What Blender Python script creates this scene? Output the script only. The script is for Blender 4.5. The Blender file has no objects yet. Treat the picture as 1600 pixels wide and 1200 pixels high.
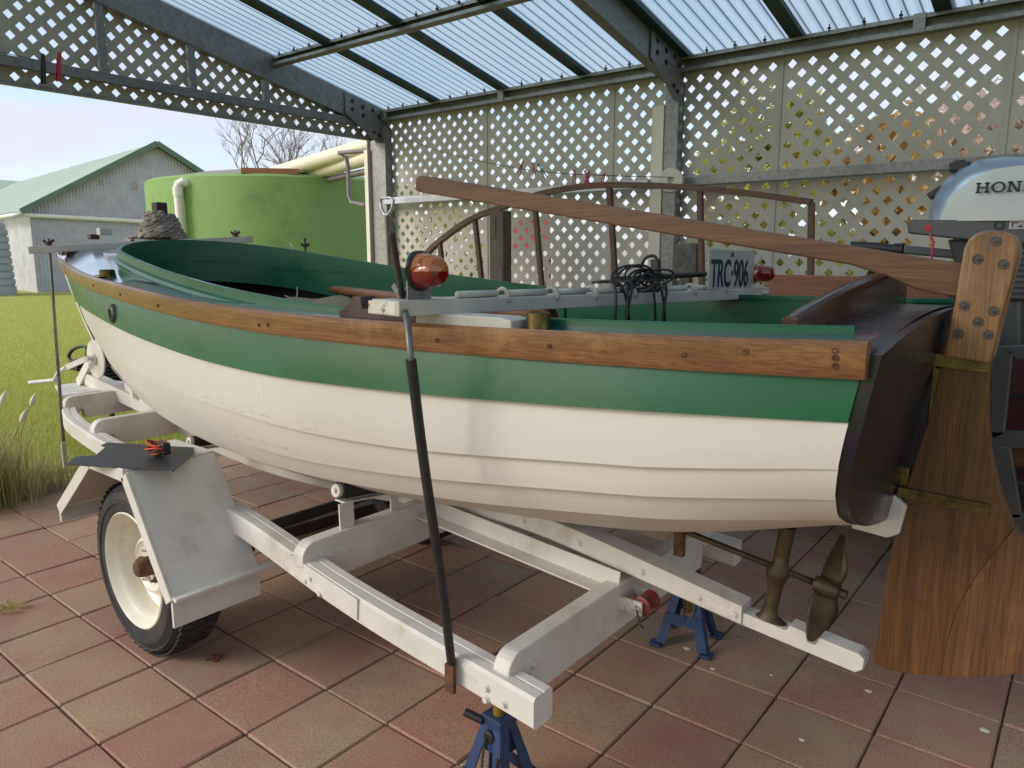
import bpy, bmesh, math, random
import numpy as np
from mathutils import Vector, Matrix
random.seed(7); rng = np.random.default_rng(7)
R = math.radians
SC = bpy.context.scene
COL = SC.collection
# ---------------------------------------------------------------- camera
CAM_H, PITCH, YAW, FPX = 1.44, R(9.9), R(38.6), 1155.0
cd = bpy.data.cameras.new('camera'); cam = bpy.data.objects.new('camera', cd); COL.objects.link(cam)
cam.location = (0, 0, CAM_H); cam.rotation_euler = (R(90) - PITCH, 0, YAW)
cd.sensor_width = 36; cd.lens = 36 * FPX / 1600; cd.clip_start = .05; cd.clip_end = 3000
SC.camera = cam
# ---------------------------------------------------------------- world and sun
SUN_EL, SUN_AZ = 27.0, 212.0          # degrees; azimuth measured from +Y towards +X
W = bpy.data.worlds.new('World'); SC.world = W; W.use_nodes = True
nt = W.node_tree; N = nt.nodes; L = nt.links; N.clear()
wo = N.new('ShaderNodeOutputWorld'); bg = N.new('ShaderNodeBackground'); bg.inputs['Strength'].default_value = .145
sky = N.new('ShaderNodeTexSky'); sky.sky_type = 'NISHITA'; sky.sun_disc = False
sky.sun_elevation = R(SUN_EL); sky.sun_rotation = R(SUN_AZ); sky.dust_density = 1.5; sky.air_density = 1.0
tc = N.new('ShaderNodeTexCoord'); mp = N.new('ShaderNodeMapping'); mp.inputs['Scale'].default_value = (1.9, 1.9, 9.0)
mp.inputs['Location'].default_value = (.3, .1, .25)
ns = N.new('ShaderNodeTexNoise'); ns.inputs['Scale'].default_value = 2.1; ns.inputs['Detail'].default_value = 7; ns.inputs['Roughness'].default_value = .55
rp = N.new('ShaderNodeValToRGB'); rp.color_ramp.elements[0].position = .42; rp.color_ramp.elements[1].position = .58
rp.color_ramp.elements[0].color = (.30,) * 3 + (1,); rp.color_ramp.elements[1].color = (.97,) * 3 + (1,)
mx = N.new('ShaderNodeMixRGB'); mx.inputs['Color2'].default_value = (3.35, 3.45, 4.1, 1)
L.new(tc.outputs['Generated'], mp.inputs['Vector']); L.new(mp.outputs['Vector'], ns.inputs['Vector'])
L.new(ns.outputs['Fac'], rp.inputs['Fac']); L.new(rp.outputs['Color'], mx.inputs['Fac'])
L.new(sky.outputs['Color'], mx.inputs['Color1']); L.new(mx.outputs['Color'], bg.inputs['Color']); L.new(bg.outputs['Background'], wo.inputs['Surface'])
sd = bpy.data.lights.new('sun', 'SUN'); sun = bpy.data.objects.new('sun', sd); COL.objects.link(sun)
sd.energy = 1.4; sd.angle = R(28); sd.color = (1, .95, .885)
_d = Vector((math.sin(R(SUN_AZ)) * math.cos(R(SUN_EL)), math.cos(R(SUN_AZ)) * math.cos(R(SUN_EL)), math.sin(R(SUN_EL))))
sun.rotation_euler = _d.to_track_quat('Z', 'Y').to_euler(); sun.location = (0, 0, 20)
vs = SC.view_settings; vs.view_transform = 'Standard'; vs.look = 'None'; vs.gamma = 1; vs.use_curve_mapping = False
vs.exposure = .76
cy = SC.cycles; cy.use_denoising = True; cy.max_bounces = 8; cy.diffuse_bounces = 4; cy.glossy_bounces = 3
cy.transmission_bounces = 4; cy.transparent_max_bounces = 8; cy.caustics_reflective = False; cy.caustics_refractive = False
cy.sample_clamp_indirect = 6
# ---------------------------------------------------------------- a point of the place from a sight line and one known plane
def sight(x, y):
    u, v = (x - 800) / FPX, -(y - 600) / FPX
    fw = math.cos(PITCH) + v * math.sin(PITCH); up = -math.sin(PITCH) + v * math.cos(PITCH)
    c, s = math.cos(YAW), math.sin(YAW)
    return Vector((u * c - fw * s, u * s + fw * c, up))
CP = Vector((0, 0, CAM_H))
def aty(x, y, Y): d = sight(x, y); return CP + d * (Y / d.y)
def atx(x, y, X): d = sight(x, y); return CP + d * (X / d.x)
def atz(x, y, Z=0.): d = sight(x, y); return CP + d * ((Z - CAM_H) / d.z)
def px_of(P):
    p = Vector(P) - CP; c, s = math.cos(YAW), math.sin(YAW); x, y = p.x * c + p.y * s, -p.x * s + p.y * c
    fw = y * math.cos(PITCH) - p.z * math.sin(PITCH); up = y * math.sin(PITCH) + p.z * math.cos(PITCH); return 800 + x / fw * FPX, 600 - up / fw * FPX
def atr(x, y, r): d = sight(x, y); return CP + d * (r / math.hypot(d.x, d.y))
# ---------------------------------------------------------------- materials
def _new(name):
    m = bpy.data.materials.new(name); m.use_nodes = True
    n = m.node_tree.nodes; b = n['Principled BSDF']; return m, n, m.node_tree.links, b
def noise_fac(n, l, scale, vec=(1, 1, 1), detail=5, rough=.6, lo=.35, hi=.65, coord='Object', dist=0):
    t = n.new('ShaderNodeTexCoord'); p = n.new('ShaderNodeMapping'); p.inputs['Scale'].default_value = vec
    x = n.new('ShaderNodeTexNoise'); x.inputs['Scale'].default_value = scale; x.inputs['Detail'].default_value = detail
    x.inputs['Roughness'].default_value = rough; x.inputs['Distortion'].default_value = dist
    r = n.new('ShaderNodeMapRange'); r.inputs['From Min'].default_value = lo; r.inputs['From Max'].default_value = hi
    l.new(t.outputs[coord], p.inputs['Vector']); l.new(p.outputs['Vector'], x.inputs['Vector']); l.new(x.outputs['Fac'], r.inputs['Value'])
    return r.outputs['Result'], x.outputs['Fac']
def mixc(n, l, fac, a, b, mode='MIX'):
    m = n.new('ShaderNodeMixRGB'); m.blend_type = mode
    for k, v in (('Color1', a), ('Color2', b), ('Fac', fac)):
        if hasattr(v, 'is_output') or hasattr(v, 'links'): l.new(v, m.inputs[k])
        elif k == 'Fac': m.inputs[k].default_value = v
        else: m.inputs[k].default_value = (*v, 1)
    return m.outputs['Color']
def bump(n, l, b, h, strength=.2, dist=.01):
    k = n.new('ShaderNodeBump'); k.inputs['Strength'].default_value = strength; k.inputs['Distance'].default_value = dist
    l.new(h, k.inputs['Height']); l.new(k.outputs['Normal'], b.inputs['Normal'])
def mat(name, c1, c2=None, rough=.5, metal=0., scale=8, vec=(1, 1, 1), lo=.35, hi=.65, bs=.0, bd=.005, bscale=None, spec=.5, rvar=0., coat=0., dirt=None, dscale=3, dlo=.55, dhi=.75, detail=5):
    m, n, l, b = _new(name)
    b.inputs['Roughness'].default_value = rough; b.inputs['Metallic'].default_value = metal; b.inputs['Specular IOR Level'].default_value = spec
    b.inputs['Coat Weight'].default_value = coat; b.inputs['Coat Roughness'].default_value = .12
    if c2 is None: c2 = tuple(x * .82 for x in c1)
    f, raw = noise_fac(n, l, scale, vec, detail, .6, lo, hi)
    col = mixc(n, l, f, c1, c2)
    if dirt is not None:
        f2, r2 = noise_fac(n, l, dscale, (1, 1, 1), 9, .72, dlo, dhi)
        col = mixc(n, l, f2, col, dirt)
    l.new(col, b.inputs['Base Color'])
    if rvar:
        q = n.new('ShaderNodeMapRange'); q.inputs['To Min'].default_value = rough - rvar; q.inputs['To Max'].default_value = rough + rvar
        l.new(f, q.inputs['Value']); l.new(q.outputs['Result'], b.inputs['Roughness'])
    if bs:
        if bscale: _, raw = noise_fac(n, l, bscale, vec, 6, .6)
        bump(n, l, b, raw, bs, bd)
    return m
M = {}
def wood(name, c1, c2, axis, rough=.4, coat=.0, ring=9., fine=60., worn=None, bs=.2):
    ring *= 3.2; fine *= 3.2
    m, n, l, b = _new(name)
    v = [1., 1., 1.]; v[axis] = .05
    f, raw = noise_fac(n, l, ring, tuple(v), 6, .6, .3, .7, dist=.6)
    v2 = [1., 1., 1.]; v2[axis] = .03
    f2, raw2 = noise_fac(n, l, fine, tuple(v2), 3, .5, .38, .66)
    col = mixc(n, l, f, c1, c2)
    col = mixc(n, l, f2, col, tuple(x * .45 for x in c2), 'MIX')
    mm = n.new('ShaderNodeMixRGB'); mm.inputs['Fac'].default_value = .6
    c0 = mixc(n, l, f, c1, c2); l.new(c0, mm.inputs['Color1']); l.new(col, mm.inputs['Color2']); col = mm.outputs['Color']
    if worn is not None:
        f3, _ = noise_fac(n, l, 3.2, (1, 1, 1), 8, .7, .52, .72); col = mixc(n, l, f3, col, worn)
    l.new(col, b.inputs['Base Color']); b.inputs['Roughness'].default_value = rough
    b.inputs['Coat Weight'].default_value = coat; b.inputs['Coat Roughness'].default_value = .15
    if bs: bump(n, l, b, raw2, bs, .002)
    return m
M['hull_white'] = mat('hull_white', (.71, .675, .62), (.655, .615, .56), .42, scale=2.5, bs=.10, bd=.002, bscale=26, vec=(.35, 1, 1.6), dirt=(.50, .44, .38), dscale=1.7, dlo=.62, dhi=.95)
M['paint_white'] = mat('paint_white', (.68, .65, .59), (.58, .55, .49), .5, scale=5, bs=.22, bd=.003, bscale=30, dirt=(.36, .30, .23), dscale=4.5, dlo=.55, dhi=.80)
M['paint_grey'] = mat('paint_grey_white', (.56, .55, .49), (.46, .45, .39), .6, scale=9, bs=.2, bd=.003, bscale=40, dirt=(.25, .22, .18), dscale=7, dlo=.58, dhi=.74)
M['paint_chip'] = mat('paint_chipped', (.74, .70, .62), (.62, .57, .48), .6, scale=30, bs=.4, bd=.004, bscale=45, dirt=(.16, .10, .06), dscale=22, dlo=.54, dhi=.62)
M['green'] = mat('green_paint', (.0075, .098, .043), (.011, .115, .053), .32, scale=6, rvar=.08, bs=.08, bd=.002, bscale=30, vec=(.4, 1, 1), dirt=(.03, .17, .095), dscale=9, dlo=.66, dhi=1.)
M['navy'] = mat('navy_gloss', (.006, .0075, .018), (.009, .0075, .013), .3, scale=7, rvar=.07, bs=.12, bd=.003, bscale=22, coat=.15)
M['deck_navy'] = mat('deck_navy', (.016, .024, .075), (.02, .03, .09), .18, scale=6, rvar=.05, bs=.12, bd=.003, bscale=7, coat=1.)
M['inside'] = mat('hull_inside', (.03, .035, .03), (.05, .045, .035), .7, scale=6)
M['rub_wood'] = wood('rub_wood', (.35, .165, .068), (.20, .085, .033), 0, .36, .3, 7, 80, (.45, .25, .12))
M['tiller_wood'] = wood('tiller_wood', (.245, .098, .034), (.135, .05, .017), 0, .5, .05, 9, 90)
M['rudder_wood'] = wood('rudder_wood', (.205, .082, .018), (.065, .023, .006), 2, .42, .12, 15, 80, (.05, .019, .006))
M['rudder_wood2'] = wood('rudder_wood_aft', (.20, .082, .026), (.085, .032, .011), 2, .5, .05, 13, 90, (.26, .125, .05))
M['cheek_wood'] = wood('cheek_wood', (.40, .205, .075), (.235, .105, .036), 2, .42, .2, 9, 95, (.095, .042, .018))
M['arch_wood'] = wood('arch_wood', (.075, .026, .014), (.035, .013, .008), 1, .25, .5, 8, 70)
M['frame_wood'] = wood('frame_wood', (.17, .085, .045), (.09, .045, .026), 0, .6, 0, 12, 90)
M['bench_wood'] = wood('bench_wood', (.33, .125, .055), (.20, .07, .03), 0, .5, 0, 8, 60)
M['grey_wood'] = wood('grey_wood', (.20, .16, .125), (.11, .085, .065), 2, .8, 0, 14, 80)
M['dark_wood'] = wood('dark_wood', (.09, .042, .035), (.045, .022, .018), 0, .7, 0, 14, 80, (.15, .10, .08))
M['handle_wood'] = wood('handle_wood', (.38, .16, .06), (.26, .1, .035), 0, .5, .1, 9, 70)
M['brass'] = mat('dull_brass', (.20, .155, .06), (.10, .075, .03), .42, .85, scale=22, rvar=.12, bs=.2, bd=.002)
M['bronze'] = mat('dull_bronze', (.105, .075, .04), (.06, .045, .027), .55, .6, scale=14, bs=.2, bd=.003)
M['galv'] = mat('galvanised', (.30, .30, .29), (.20, .20, .195), .52, .55, scale=42, bs=.05, bd=.001, dirt=(.10, .10, .095), dscale=3, dlo=.5, dhi=.85)
M['galv_light'] = mat('galvanised_pipe', (.42, .45, .48), (.33, .36, .39), .45, .5, scale=18)
M['green_steel'] = mat('green_steel', (.03, .055, .052), (.022, .042, .04), .5, .1, scale=8)
M['lattice'] = mat('lattice_sheet', (.53, .495, .42), (.47, .44, .37), .75, scale=3, dirt=(.36, .33, .27), dscale=1.3, dlo=.5, dhi=.8)
M['cream'] = mat('cream_board', (.74, .69, .56), (.68, .62, .5), .6, scale=4)
M['pvc'] = mat('pvc_pipe', (.80, .78, .70), (.74, .71, .6), .4, scale=2)
M['pvc_cream'] = mat('cream_pipe', (.78, .74, .56), (.70, .66, .5), .45, scale=2)
M['pipe_grey'] = mat('grey_pipe', (.20, .17, .17), (.15, .12, .12), .5, scale=6)
M['rubber'] = mat('black_rubber', (.014, .014, .015), (.024, .023, .022), .6, scale=20, bs=.2, bd=.002)
M['tyre'] = mat('tyre_rubber', (.013, .0135, .015), (.03, .029, .028), .7, scale=9, bs=.3, bd=.003, bscale=60, dirt=(.075, .068, .058), dscale=6, dlo=.55, dhi=.85)
M['black'] = mat('black_plastic', (.012, .012, .013), (.02, .02, .02), .45, scale=9)
M['mat_black'] = mat('black_sheet', (.018, .02, .024), (.024, .026, .03), .5, scale=5)
M['cable'] = mat('black_cable', (.010, .010, .011), (.016, .016, .016), .4, scale=9)
M['steel_dark'] = mat('dark_steel', (.10, .10, .10), (.06, .055, .05), .5, .7, scale=25, dirt=(.12, .055, .025), dscale=14, dlo=.58, dhi=.72)
M['steel_rod'] = mat('steel_rod', (.22, .22, .215), (.15, .145, .14), .45, .7, scale=25)
M['rust'] = mat('rusty_steel', (.16, .07, .03), (.07, .035, .02), .8, .2, scale=30, bs=.3)
M['faded_rust'] = mat('faded_rust', (.40, .27, .24), (.44, .38, .37), .8, scale=5)
M['blue_steel'] = mat('blue_painted_steel', (.02, .052, .135), (.016, .038, .095), .45, .1, scale=9, dirt=(.05, .045, .04), dscale=9, dlo=.58, dhi=.72)
M['yellow_steel'] = mat('yellow_zinc', (.42, .27, .05), (.25, .15, .03), .45, .6, scale=20)
M['red_rubber'] = mat('red_rubber', (.22, .035, .03), (.16, .03, .025), .5, scale=12)
M['wheel_cream'] = mat('wheel_cream', (.72, .68, .56), (.66, .61, .49), .35, scale=4, dirt=(.32, .20, .10), dscale=8, dlo=.62, dhi=.76)
def add_marks(m, boxes, col, scale, vec, lo, hi):
    n, l = m.node_tree.nodes, m.node_tree.links; b = n['Principled BSDF']; src = b.inputs['Base Color'].links[0].from_socket
    t = n.new('ShaderNodeTexCoord'); s = n.new('ShaderNodeSeparateXYZ'); l.new(t.outputs['Object'], s.inputs[0]); acc = None
    def rng_(o, a, c, up):
        r = n.new('ShaderNodeMapRange'); r.inputs['From Min'].default_value = a; r.inputs['From Max'].default_value = c
        r.inputs['To Min'].default_value = 0 if up else 1; r.inputs['To Max'].default_value = 1 if up else 0; l.new(o, r.inputs['Value']); return r.outputs['Result']
    def mul(a, c):
        k = n.new('ShaderNodeMath'); k.operation = 'MULTIPLY'; l.new(a, k.inputs[0]); l.new(c, k.inputs[1]); return k.outputs[0]
    f, _ = noise_fac(n, l, scale, vec, 8, .75, lo, hi); out = src
    if not boxes: l.new(mixc(n, l, f, src, col), b.inputs['Base Color']); return
    for x0, x1, z0, z1, w in boxes:
        k = mul(mul(rng_(s.outputs['X'], x0, x0 + w * 2, True), rng_(s.outputs['X'], x1 - w * 2, x1, False)), mul(rng_(s.outputs['Z'], z0, z0 + w, True), rng_(s.outputs['Z'], z1 - w, z1, False)))
        out = mixc(n, l, mul(k, f), out, col)
    l.new(out, b.inputs['Base Color'])
add_marks(M['hull_white'], [(-2.4, -1.6, .955, 1.008, .016), (-2.2, -1.75, .85, .885, .012)], (.40, .35, .29), 34, (.6, 1, 2.2), .53, .68)
add_marks(M['hull_white'], [(-1.93, -1.83, .99, 1.09, .02)], (.22, .19, .16), 60, (1.6, 1, .18), .60, .64)
add_marks(M['hull_white'], [], (.34, .29, .24), 75, (1, 1, 1), .72, .76)
add_marks(M['paint_white'], [], (.24, .15, .09), 34, (1, 1, 1), .695, .73)
add_marks(M['green'], [], (.10, .27, .18), 55, (.5, 1, 1), .70, .76)
M['rope'] = mat('old_rope', (.34, .30, .25), (.22, .19, .16), .9, scale=60, bs=.5, bd=.004)
M['rope_white'] = mat('pale_cord', (.48, .45, .38), (.36, .33, .27), .9, scale=40, bs=.3)
M['canvas'] = mat('tan_canvas', (.26, .22, .145), (.18, .15, .10), .9, scale=14, bs=.4, bd=.01)
M['silver'] = mat('cowl_silver_blue', (.27, .33, .41), (.25, .31, .39), .28, .35, scale=2, coat=.5)
M['cowl_pale'] = mat('cowl_pale', (.52, .55, .52), (.48, .51, .49), .3, scale=2, coat=.4)
M['motor_grey'] = mat('motor_grey', (.075, .082, .086), (.06, .066, .07), .4, .2, scale=5, coat=.2)
M['motor_dark'] = mat('motor_dark', (.03, .032, .035), (.022, .024, .026), .5, scale=7)
M['peg_pink'] = mat('pink_plastic', (.52, .02, .11), (.45, .02, .09), .35)
M['peg_red'] = mat('red_plastic', (.46, .012, .03), (.4, .012, .03), .35)
M['peg_teal'] = mat('teal_plastic', (.012, .10, .12), (.01, .085, .1), .35)
M['plate_white'] = mat('plate_white', (.46, .46, .45), (.40, .40, .39), .5, scale=14, dirt=(.25, .24, .22), dscale=12, dlo=.56, dhi=.7)
M['ink'] = mat('black_ink', (.012, .012, .012), (.02, .02, .02), .5)
M['soil'] = mat('bare_soil', (.20, .155, .105), (.13, .10, .07), .95, scale=9, bs=.5, bd=.02)
M['orange'] = mat('orange_webbing', (.55, .075, .02), (.4, .05, .015), .6)
def lens(name, c, rough=.12):
    m, n, l, b = _new(name); b.inputs['Base Color'].default_value = (*c, 1); b.inputs['Roughness'].default_value = rough
    b.inputs['Transmission Weight'].default_value = .35; b.inputs['Coat Weight'].default_value = .6; return m
M['amber'] = lens('amber_lens', (.62, .17, .015)); M['red_lens'] = lens('red_lens', (.27, .010, .008))
def roof_mat():
    m, n, l, b = _new('clear_roof_sheet'); n.remove(b); o = n['Material Output']
    tr = n.new('ShaderNodeBsdfTranslucent'); tr.inputs['Color'].default_value = (.50, .66, .72, 1)
    tp = n.new('ShaderNodeBsdfTransparent'); tp.inputs['Color'].default_value = (.50, .68, .78, 1)
    gl = n.new('ShaderNodeBsdfGlossy'); gl.inputs['Roughness'].default_value = .25; gl.inputs['Color'].default_value = (.8, .9, .95, 1)
    a = n.new('ShaderNodeMixShader'); c = n.new('ShaderNodeMixShader')
    f, raw = noise_fac(n, l, 2.2, (2.5, .4, 1), 6, .6, .3, .75)
    q = n.new('ShaderNodeMapRange'); q.inputs['To Min'].default_value = .34; q.inputs['To Max'].default_value = .5
    l.new(f, q.inputs['Value']); l.new(q.outputs['Result'], a.inputs['Fac'])
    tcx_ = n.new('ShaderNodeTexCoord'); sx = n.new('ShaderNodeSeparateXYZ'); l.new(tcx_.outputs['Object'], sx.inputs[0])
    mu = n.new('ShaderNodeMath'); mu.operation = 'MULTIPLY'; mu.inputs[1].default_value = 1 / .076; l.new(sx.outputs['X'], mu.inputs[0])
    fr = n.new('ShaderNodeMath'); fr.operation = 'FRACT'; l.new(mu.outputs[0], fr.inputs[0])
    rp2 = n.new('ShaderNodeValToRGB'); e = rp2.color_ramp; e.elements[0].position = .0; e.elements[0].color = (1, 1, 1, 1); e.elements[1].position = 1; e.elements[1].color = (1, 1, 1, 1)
    for p_, v_ in ((.40, 1.), (.47, .22), (.53, .22), (.60, 1.)): k_ = e.elements.new(p_); k_.color = (v_, v_, v_, 1)  # dark line painted along each rib, standing in for the corrugation's own shading
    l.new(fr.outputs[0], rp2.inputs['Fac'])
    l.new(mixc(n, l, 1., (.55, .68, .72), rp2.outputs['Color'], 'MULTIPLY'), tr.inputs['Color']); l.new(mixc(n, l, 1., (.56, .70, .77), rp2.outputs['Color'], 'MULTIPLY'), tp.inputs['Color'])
    l.new(tr.outputs[0], a.inputs[1]); l.new(tp.outputs[0], a.inputs[2]); c.inputs['Fac'].default_value = .06
    l.new(a.outputs[0], c.inputs[1]); l.new(gl.outputs[0], c.inputs[2]); l.new(c.outputs[0], o.inputs['Surface']); return m
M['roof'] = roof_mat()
def paver_mat(island):
    m, n, l, b = _new('clay_paver' + ('_far' if island else ''))
    if island: g = n.new('ShaderNodeNewGeometry'); rnd = g.outputs['Random Per Island']
    else: g = n.new('ShaderNodeObjectInfo'); rnd = g.outputs['Random']
    r = n.new('ShaderNodeValToRGB'); e = r.color_ramp; e.interpolation = 'LINEAR'
    cols = [(0, (.33, .15, .105)), (.16, (.37, .185, .13)), (.34, (.34, .21, .13)), (.52, (.43, .285, .165)), (.7, (.26, .195, .14)), (.85, (.37, .245, .15)), (1, (.33, .15, .115))]
    while len(e.elements) < len(cols): e.elements.new(.5)
    for k, (p, c) in enumerate(cols): e.elements[k].position = p; e.elements[k].color = (*c, 1)
    l.new(rnd, r.inputs['Fac'])
    f, raw = noise_fac(n, l, 2.6, (1, 1, 1), 4, .6, .35, .65, 'Generated' if False else 'Object')
    t = n.new('ShaderNodeNewGeometry'); x = n.new('ShaderNodeTexNoise'); x.inputs['Scale'].default_value = 5.2; x.inputs['Detail'].default_value = 4
    l.new(t.outputs['Position'], x.inputs['Vector'])
    q = n.new('ShaderNodeMapRange'); q.inputs['From Min'].default_value = .36; q.inputs['From Max'].default_value = .66; l.new(x.outputs['Fac'], q.inputs['Value'])
    col = mixc(n, l, .5, r.outputs['Color'], mixc(n, l, q.outputs['Result'], (.37, .165, .12), (.36, .265, .165)))
    x2 = n.new('ShaderNodeTexNoise'); x2.inputs['Scale'].default_value = 190; x2.inputs['Detail'].default_value = 3; l.new(t.outputs['Position'], x2.inputs['Vector'])
    q2 = n.new('ShaderNodeMapRange'); q2.inputs['From Min'].default_value = .3; q2.inputs['From Max'].default_value = .7; q2.inputs['To Min'].default_value = .66; q2.inputs['To Max'].default_value = 1.28
    l.new(x2.outputs['Fac'], q2.inputs['Value'])
    col = mixc(n, l, 1., col, q2.outputs['Result'], 'MULTIPLY')
    x3 = n.new('ShaderNodeTexNoise'); x3.inputs['Scale'].default_value = 1.1; x3.inputs['Detail'].default_value = 8; x3.inputs['Roughness'].default_value = .7; l.new(t.outputs['Position'], x3.inputs['Vector'])
    q3 = n.new('ShaderNodeMapRange'); q3.inputs['From Min'].default_value = .5; q3.inputs['From Max'].default_value = .75; q3.inputs['To Max'].default_value = .5; l.new(x3.outputs['Fac'], q3.inputs['Value'])
    col = mixc(n, l, q3.outputs['Result'], col, (.115, .085, .07))
    l.new(col, b.inputs['Base Color']); b.inputs['Roughness'].default_value = .82
    bump(n, l, b, x2.outputs['Fac'], .25, .003); return m
M['paver'] = paver_mat(False); M['paver_far'] = paver_mat(True)
def leaf(name, a, b_, tr=.3):
    m, n, l, b = _new(name); g = n.new('ShaderNodeNewGeometry')
    l.new(mixc(n, l, g.outputs['Random Per Island'], a, b_), b.inputs['Base Color']); b.inputs['Roughness'].default_value = .6
    t = n.new('ShaderNodeBsdfTranslucent'); t.inputs['Color'].default_value = (*[min(1, x * 1.6) for x in b_], 1)
    s = n.new('ShaderNodeMixShader'); s.inputs['Fac'].default_value = tr
    l.new(b.outputs[0], s.inputs[1]); l.new(t.outputs[0], s.inputs[2]); l.new(s.outputs[0], n['Material Output'].inputs['Surface']); return m
M['blade'] = leaf('grass_blade', (.25, .31, .055), (.47, .49, .12), .25)
M['tuft'] = leaf('tuft_blade', (.19, .20, .05), (.42, .36, .16), .25)
M['leaf_olive'] = leaf('olive_leaf', (.20, .21, .05), (.42, .39, .11), .5)
M['leaf_rust'] = leaf('rusty_leaf', (.34, .22, .08), (.50, .36, .15), .5)
M['leaf_pink'] = leaf('pinkish_leaf', (.42, .33, .27), (.56, .47, .40), .5)
M['twig'] = mat('pale_twig', (.33, .27, .24), (.24, .19, .17), .9, scale=6)
M['bark'] = mat('bark', (.16, .12, .095), (.09, .07, .055), .9, scale=20, bs=.4)
def lawn_mat():
    m, n, l, b = _new('lawn'); f, raw = noise_fac(n, l, 1.2, (1, 1, 1), 8, .65, .3, .7)
    f2, r2 = noise_fac(n, l, 9, (1, 1, 1), 6, .7, .3, .7)
    c = mixc(n, l, f, (.31, .355, .075), (.42, .43, .12)); c = mixc(n, l, f2, c, (.46, .41, .12)); c2 = mixc(n, l, .5, c, (.39, .41, .105))
    l.new(c2, b.inputs['Base Color']); b.inputs['Roughness'].default_value = .95; b.inputs['Specular IOR Level'].default_value = .1
    bump(n, l, b, r2, .8, .03); return m
M['lawn'] = lawn_mat()
def corr_mat(name, a, b_, dirt, metal=.3):
    m = mat(name, a, b_, .45, metal, scale=2.2, dirt=dirt, dscale=.7, dlo=.52, dhi=.8); return m
M['zinc'] = corr_mat('old_zinc', (.50, .51, .55), (.42, .43, .47), (.36, .33, .33), .05)
M['zinc_smooth'] = corr_mat('smooth_zinc', (.52, .53, .55), (.40, .41, .43), (.27, .26, .26), .05)
M['green_roof'] = mat('green_roof_sheet', (.31, .41, .29), (.34, .44, .32), .5, 0, scale=.5, dirt=(.42, .49, .40), dscale=.35, dlo=.5, dhi=.8)
M['green_trim'] = mat('green_trim', (.12, .19, .13), (.10, .165, .11), .5, scale=1)
M['tank_green'] = mat('tank_green', (.19, .325, .09), (.225, .36, .115), .8, scale=1.6, vec=(1, 1, .35), bs=.2, bd=.01, bscale=20, dirt=(.11, .17, .07), dscale=1.3, dlo=.58, dhi=.85)
M['tank_lid'] = mat('tank_lid', (.34, .33, .31), (.26, .25, .24), .8, scale=2, dirt=(.16, .28, .10), dscale=1.5, dlo=.45, dhi=.62)
M['poly_blue'] = mat('blue_grey_tank', (.33, .37, .385), (.28, .32, .335), .45, scale=2)
M['red_block'] = mat('red_panel', (.33, .02, .03), (.28, .02, .03), .5)
# ---------------------------------------------------------------- mesh helpers
def link(name, me, m=None, parent=None, smooth=False):
    o = bpy.data.objects.new(name, me); COL.objects.link(o)
    if m is not None:
        if not me.materials: me.materials.append(M[m] if isinstance(m, str) else m)
    if smooth:
        for p in me.polygons: p.use_smooth = True
    if parent is not None:
        o.parent = parent; o.matrix_parent_inverse = root_matrix(parent).inverted()
    return o
def root_matrix(o):
    mtx = Matrix.Translation(o.location)
    return (root_matrix(o.parent) @ o.matrix_parent_inverse @ mtx) if o.parent else mtx
def thing(name, label, cat, loc=(0, 0, 0), group=None):
    o = bpy.data.objects.new(name, None); COL.objects.link(o); o.location = loc; o.empty_display_size = .1
    o['label'] = label; o['category'] = cat
    if group: o['group'] = group
    return o
def tag(o, label, cat, group=None):
    o['label'] = label; o['category'] = cat
    if group: o['group'] = group
    return o
def struct(o): o['kind'] = 'structure'; return o
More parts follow.
